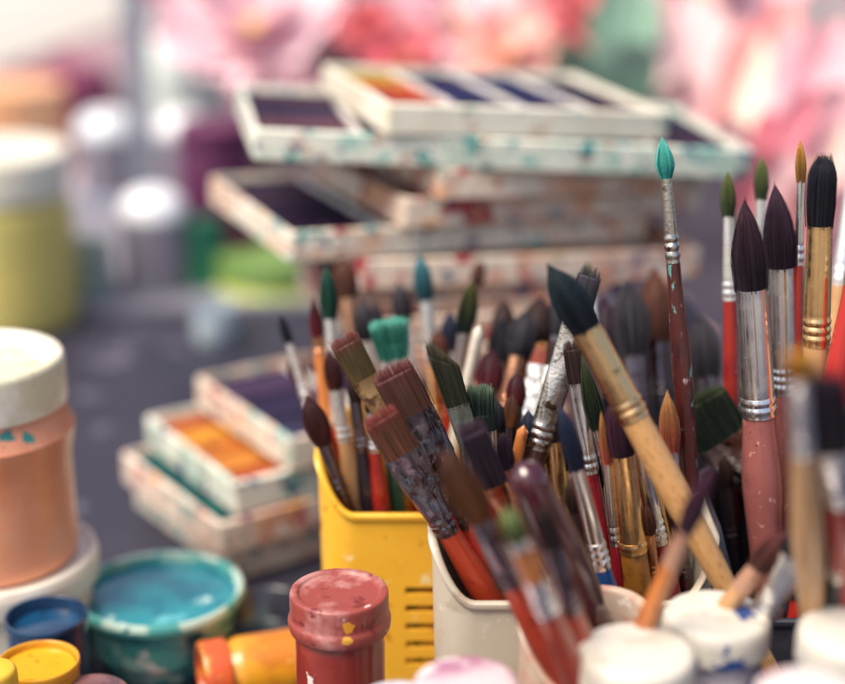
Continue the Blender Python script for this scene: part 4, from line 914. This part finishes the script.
# flowers: real petals on stems in a hidden vase behind the boxes
def petal_mesh(mb, L, W, base, yaw, lift, cup_, tipw=.6, ruff=0.0, n=10):
    rs = []
    R = Matrix.Rotation(yaw, 3, 'Z') @ Matrix.Rotation(-lift, 3, 'Y')
    sd = random.random() * 20
    for i in range(n + 1):
        t = i / n; row = []
        w = W * (math.sin(PI * min(1, t * .62 + .06)) ** .8) * (1 if t < .8 else 1 - (t - .8) * (1 - tipw) * 3)
        for j in range(9):
            s = j / 4 - 1
            x = L * t + (ruff * L * mnoise.noise(Vector((s * 3, sd, t))) if t > .7 else 0)
            z = cup_ * (s * s) * W * .5 + cup_ * L * .35 * t * t + ruff * .5 * W * mnoise.noise(Vector((s * 2.5 + sd, t * 3, 2)))
            row.append(tuple(R @ Vector((x, s * w * .5, z)) + base))
        rs.append(row)
    mb.rings(rs, closed=False, cap0=False, cap1=False)
def petal_mat(name, a, bcol, ccol=None):
    ly = [(bcol, 9, .45, .3)]
    if ccol: ly.append((ccol, 12, .52, .2))
    return mat(name, a, .65, layers=ly, stretch=(1, 1, 1))
M_STEM = mat('flower_stem_green', '5a7a52', .6, layers=[('6a8a64', 30, .5, .2)])
M_CENT = mat('flower_centre', 'd8b860', .7, layers=[('a8803a', 60, .5, .1)])
FG = 'blurred flowers behind the tall pile of boxes'
def flower(label, px, py, Z, r, m, npet=7, layers=2, face=(0, -.6, .8), ruff=.25, cat='flower', tipw=.6):
    c = P(px, py, Z); d = Vector(face).normalized()
    rot = Vector((0, 0, 1)).rotation_difference(d)
    root = thing('flower', label, cat, c, rot, FG)
    for l in range(layers):
        k = 1 - .26 * l; k0 = npet - l
        for i in range(k0):
            mb = MB()
            petal_mesh(mb, r * k * random.uniform(.9, 1.08), r * .95 * k, Vector((0, 0, .003 * l)), 2 * PI * (i + .37 * l + random.uniform(-.1, .1)) / k0, D(12 + 22 * l + random.uniform(-6, 6)), .3 + .25 * l, tipw, ruff)
            mb.build('petal', m, root, sharp=0)
    inv = rot.inverted()
    mb = MB(); rs = []
    foot = inv @ (Vector((c.x * .95, c.y + .06, .002)) - c)
    for i in range(11):
        t = i / 10; p = (Vector((0, 0, -.001)).lerp(foot, t) + (inv @ Vector((0, .05, 0))) * math.sin(t * PI) * .6)
        rs.append([(p.x + .003 * math.cos(a), p.y + .003 * math.sin(a), p.z) for a in (0, PI / 3, 2 * PI / 3, PI, 4 * PI / 3, 5 * PI / 3)])
    mb.rings(rs); mb.build('stem', M_STEM, root)
    lathe('centre', [(0, .0), (r * .12, .004), (r * .1, r * .22), (0, r * .25)], M_CENT, root, n=16)
    return root
PK = petal_mat('pale_pink_petal', 'f0ccd2', 'e6a4b4', 'f6eaea'); RD = petal_mat('scarlet_petal', 'd4606a', 'e49a9c'); CO = petal_mat('coral_petal', 'e08886', 'd06a6c', 'ecc4b4')
PE = petal_mat('peach_petal', 'f4bcae', 'ee9890', 'f6e0d6'); MG = petal_mat('magenta_petal', 'b8507c', 'cc7a98'); BL = petal_mat('blush_petal', 'e6aeb6', 'de969f', 'eeccc8')
CRP = petal_mat('cream_petal', 'ecd8c4', 'e4c0b0')
flower('large pale pink flower left of the red ones at the top', 255, 38, 1.45, .085, PK)
flower('pale pink flower just above the topmost box at the left', 345, 55, 1.5, .06, PK)
flower('small scarlet flower at the top, right of the pale pink ones', 366, 32, 1.42, .030, RD, 7, 2)
flower('scarlet flower directly behind the topmost box', 405, 66, 1.38, .036, RD, 7, 2)
flower('blush pink flower at the top edge between scarlet and peach', 455, 25, 1.5, .06, PK)
flower('peach flower behind the topmost box', 505, 60, 1.4, .046, PE)
flower('magenta red flower at the top edge right of the peach one', 578, 18, 1.45, .042, RD, 8, 2)
flower('magenta flower at the top edge near the left post', 200, -12, 1.6, .055, MG)
flower('blush pink flower at the top edge over the sage leaves', 700, 5, 1.6, .09, PK)
# two huge flowers with upright petals at the right
def pet_px(root, base, tip, wpx, Zb, Zt, m, cup_=.2, ruff=.08, tipw=.7):
    """one petal from a base to a tip, facing the viewer with some hollow"""
    a, b = P(base[0], base[1], Zb), P(tip[0], tip[1], Zt)
    y = (b - a); L = y.length; y.normalize()
    nrm = (CAM - a); nrm = (nrm - y * nrm.dot(y)).normalized(); x = y.cross(nrm)
    W = wpx / FPX * Zb; mb = MB(); rs = []; sd = random.random() * 20
    for i in range(17):
        t = i / 16; row = []
        w = W * (math.sin(PI * min(1, t * .66 + .10)) ** .7) * (1 if t < .82 else 1 - (t - .82) * (1 - tipw) * 3)
        for k in range(13):
            q = k / 6 - 1
            p = a + y * (L * t * (1 + (ruff * mnoise.noise(Vector((q * 3.5, sd, 1))) if t > .6 else 0) - .10 * q * q * t)) + x * (q * w * .5)
            p = p + nrm * (W * cup_ * (q * q + .5 * t * t) + ruff * W * .7 * mnoise.noise(Vector((q * 2 + sd, t * 2.5, 3))))
            row.append(tuple(p - root.location))
        rs.append(row)
    mb.rings(rs, closed=False, cap0=False, cap1=False)
    return mb.build('petal', m, root, sharp=0)
def upright(label, px, py, Z, petals):
    c = P(px, py, Z)
    root = thing('flower', label, 'flower', (c.x, c.y, c.z), None, FG)
    for q in petals: pet_px(root, *q)
    mb = MB(); mb.rings([ring(0, .006, n=10), ring(-c.z + .001, .005, n=10, cx=.01)]); mb.build('stem', M_STEM, root)
    lathe('centre', [(0, -.012), (.016, 0), (.012, .012), (0, .016)], M_CENT, root, n=20)
    return root
ROS = petal_mat('rose_petal', 'd8808c', 'cc6a80'); SHL = petal_mat('shell_pink_petal', 'eac4c4', 'e2b0b4'); CORE = petal_mat('clear_coral_petal', 'e69490', 'de7c7c')
upright('huge coral, cream and shell pink flower with upright petals at upper right', 742, 170, 1.30, [
    ((735, 160), (690, 0), 84, 1.32, 1.36, SHL), ((716, 150), (748, 22), 34, 1.28, 1.30, CORE), ((728, 158), (764, 40), 34, 1.26, 1.27, CRP),
    ((752, 150), (786, -4), 46, 1.29, 1.33, CORE), ((758, 190), (716, 118), 40, 1.24, 1.22, BL), ((762, 185), (770, 110), 36, 1.24, 1.24, ROS), ((745, 215), (772, 150), 44, 1.23, 1.2, ROS), ((735, 160), (655, 60), 40, 1.36, 1.42, SHL)])
upright('huge ruffled shell pink flower at the right edge', 806, 185, 1.20, [
    ((800, 190), (838, 26), 120, 1.24, 1.28, BL, .12, .16), ((775, 165), (812, 88), 30, 1.19, 1.18, ROS), ((800, 205), (860, 90), 80, 1.20, 1.2, BL), ((812, 230), (846, 120), 20, 1.17, 1.16, CRP),
    ((770, 250), (792, 150), 44, 1.17, 1.15, SHL), ((800, 260), (812, 170), 40, 1.16, 1.13, CORE), ((838, 290), (850, 180), 70, 1.17, 1.14, BL)])
# sage leaves
M_SAGE = mat('sage_leaf', '9ab8a4', .6, layers=[('7fa08c', 20, .5, .15), ('bcd0c0', 24, .58, .1)])
for (px, py, Z, lb, sgn) in [(622, 95, 1.35, 'sage green leafy sprig behind the right end of the topmost box', 1), (570, 110, 1.5, 'sage green leafy sprig between peach and magenta flowers', -1), (345, 20, 1.62, 'sage green leafy sprig behind the scarlet flowers', 1), (660, 20, 1.7, 'pale sage sprig at the top edge', -1)]:
    c = P(px, py, Z)
    root = thing('leafy_sprig', lb, 'leaves', c, None, 'leafy sprigs among the flowers')
    for (yaw, lift, L, W) in [(180, 70, .1, .05), (20, 75, .12, .06), (100, 80, .12, .06), (-90, 60, .09, .055), (-30, 40, .08, .05), (-150, 45, .08, .045)]:
        mb = MB(); petal_mesh(mb, L, W, Vector((0, 0, -.03)), D(yaw * sgn), D(lift), .12, .2, .03); mb.build('leaf', M_SAGE, root, sharp=0)
    mb = MB(); mb.rings([ring(-.03, .003, n=8), ring(-c.z + .001, .003, n=8)]); mb.build('stem', M_STEM, root)
# painted canvas behind everything
M_PAINT = mat('pale_floral_painting', 'd9c4c8', .8, layers=[('e2aab4', 5, .46, .1), ('b8b4c0', 7, .54, .08), ('a8c0b0', 9, .60, .06), ('d8788a', 9, .62, .06), ('ece4dc', 8, .60, .06)])
mb = MB(); mb.box(-.62, .75, -.012, .012, 0, .75, .003)
o = mb.build('painting', M_PAINT); o.location = (.02, 2.05, .002); o.rotation_euler = (D(-8), 0, 0)
tag(o, 'large pale pink and mauve painting standing at the back', 'painting')

# ------------------------------------------------------------------ camera
cd = bpy.data.cameras.new('camera'); cam = bpy.data.objects.new('camera', cd); COL.objects.link(cam); SC.camera = cam
cd.sensor_width = 36; cd.lens = FPX / 845 * 36; cd.clip_start = .02; cd.clip_end = 500
cam.location = CAM; cam.rotation_euler = (PI / 2 - PITCH, 0, 0)
cd.dof.use_dof = True; cd.dof.focus_distance = FOCUS; cd.dof.aperture_fstop = 2.9

# ------------------------------------------------------------------ light
sd = Vector((-.42, -.30, .84)).normalized()
sl = bpy.data.lights.new('sun', 'SUN'); sl.energy = 2.7; sl.angle = D(30); sl.color = (1, .91, .78)
so = bpy.data.objects.new('sun', sl); COL.objects.link(so); so.rotation_euler = sd.to_track_quat('Z', 'Y').to_euler()
w = bpy.data.worlds.new('World'); SC.world = w; w.use_nodes = True
nt = w.node_tree; bg = nt.nodes['Background']
sky = nt.nodes.new('ShaderNodeTexSky'); sky.sky_type = 'NISHITA'; sky.sun_disc = False
sky.sun_elevation = math.asin(sd.z); sky.sun_rotation = math.atan2(sd.x, sd.y)
sky.air_density = 1.0; sky.dust_density = 4.0; sky.ozone_density = 1.0
nt.links.new(sky.outputs[0], bg.inputs[0]); bg.inputs[1].default_value = .15
SC.view_settings.view_transform = 'Standard'; SC.view_settings.look = 'None'; SC.view_settings.exposure = .46; SC.view_settings.gamma = 1
SC.cycles.use_denoising = True
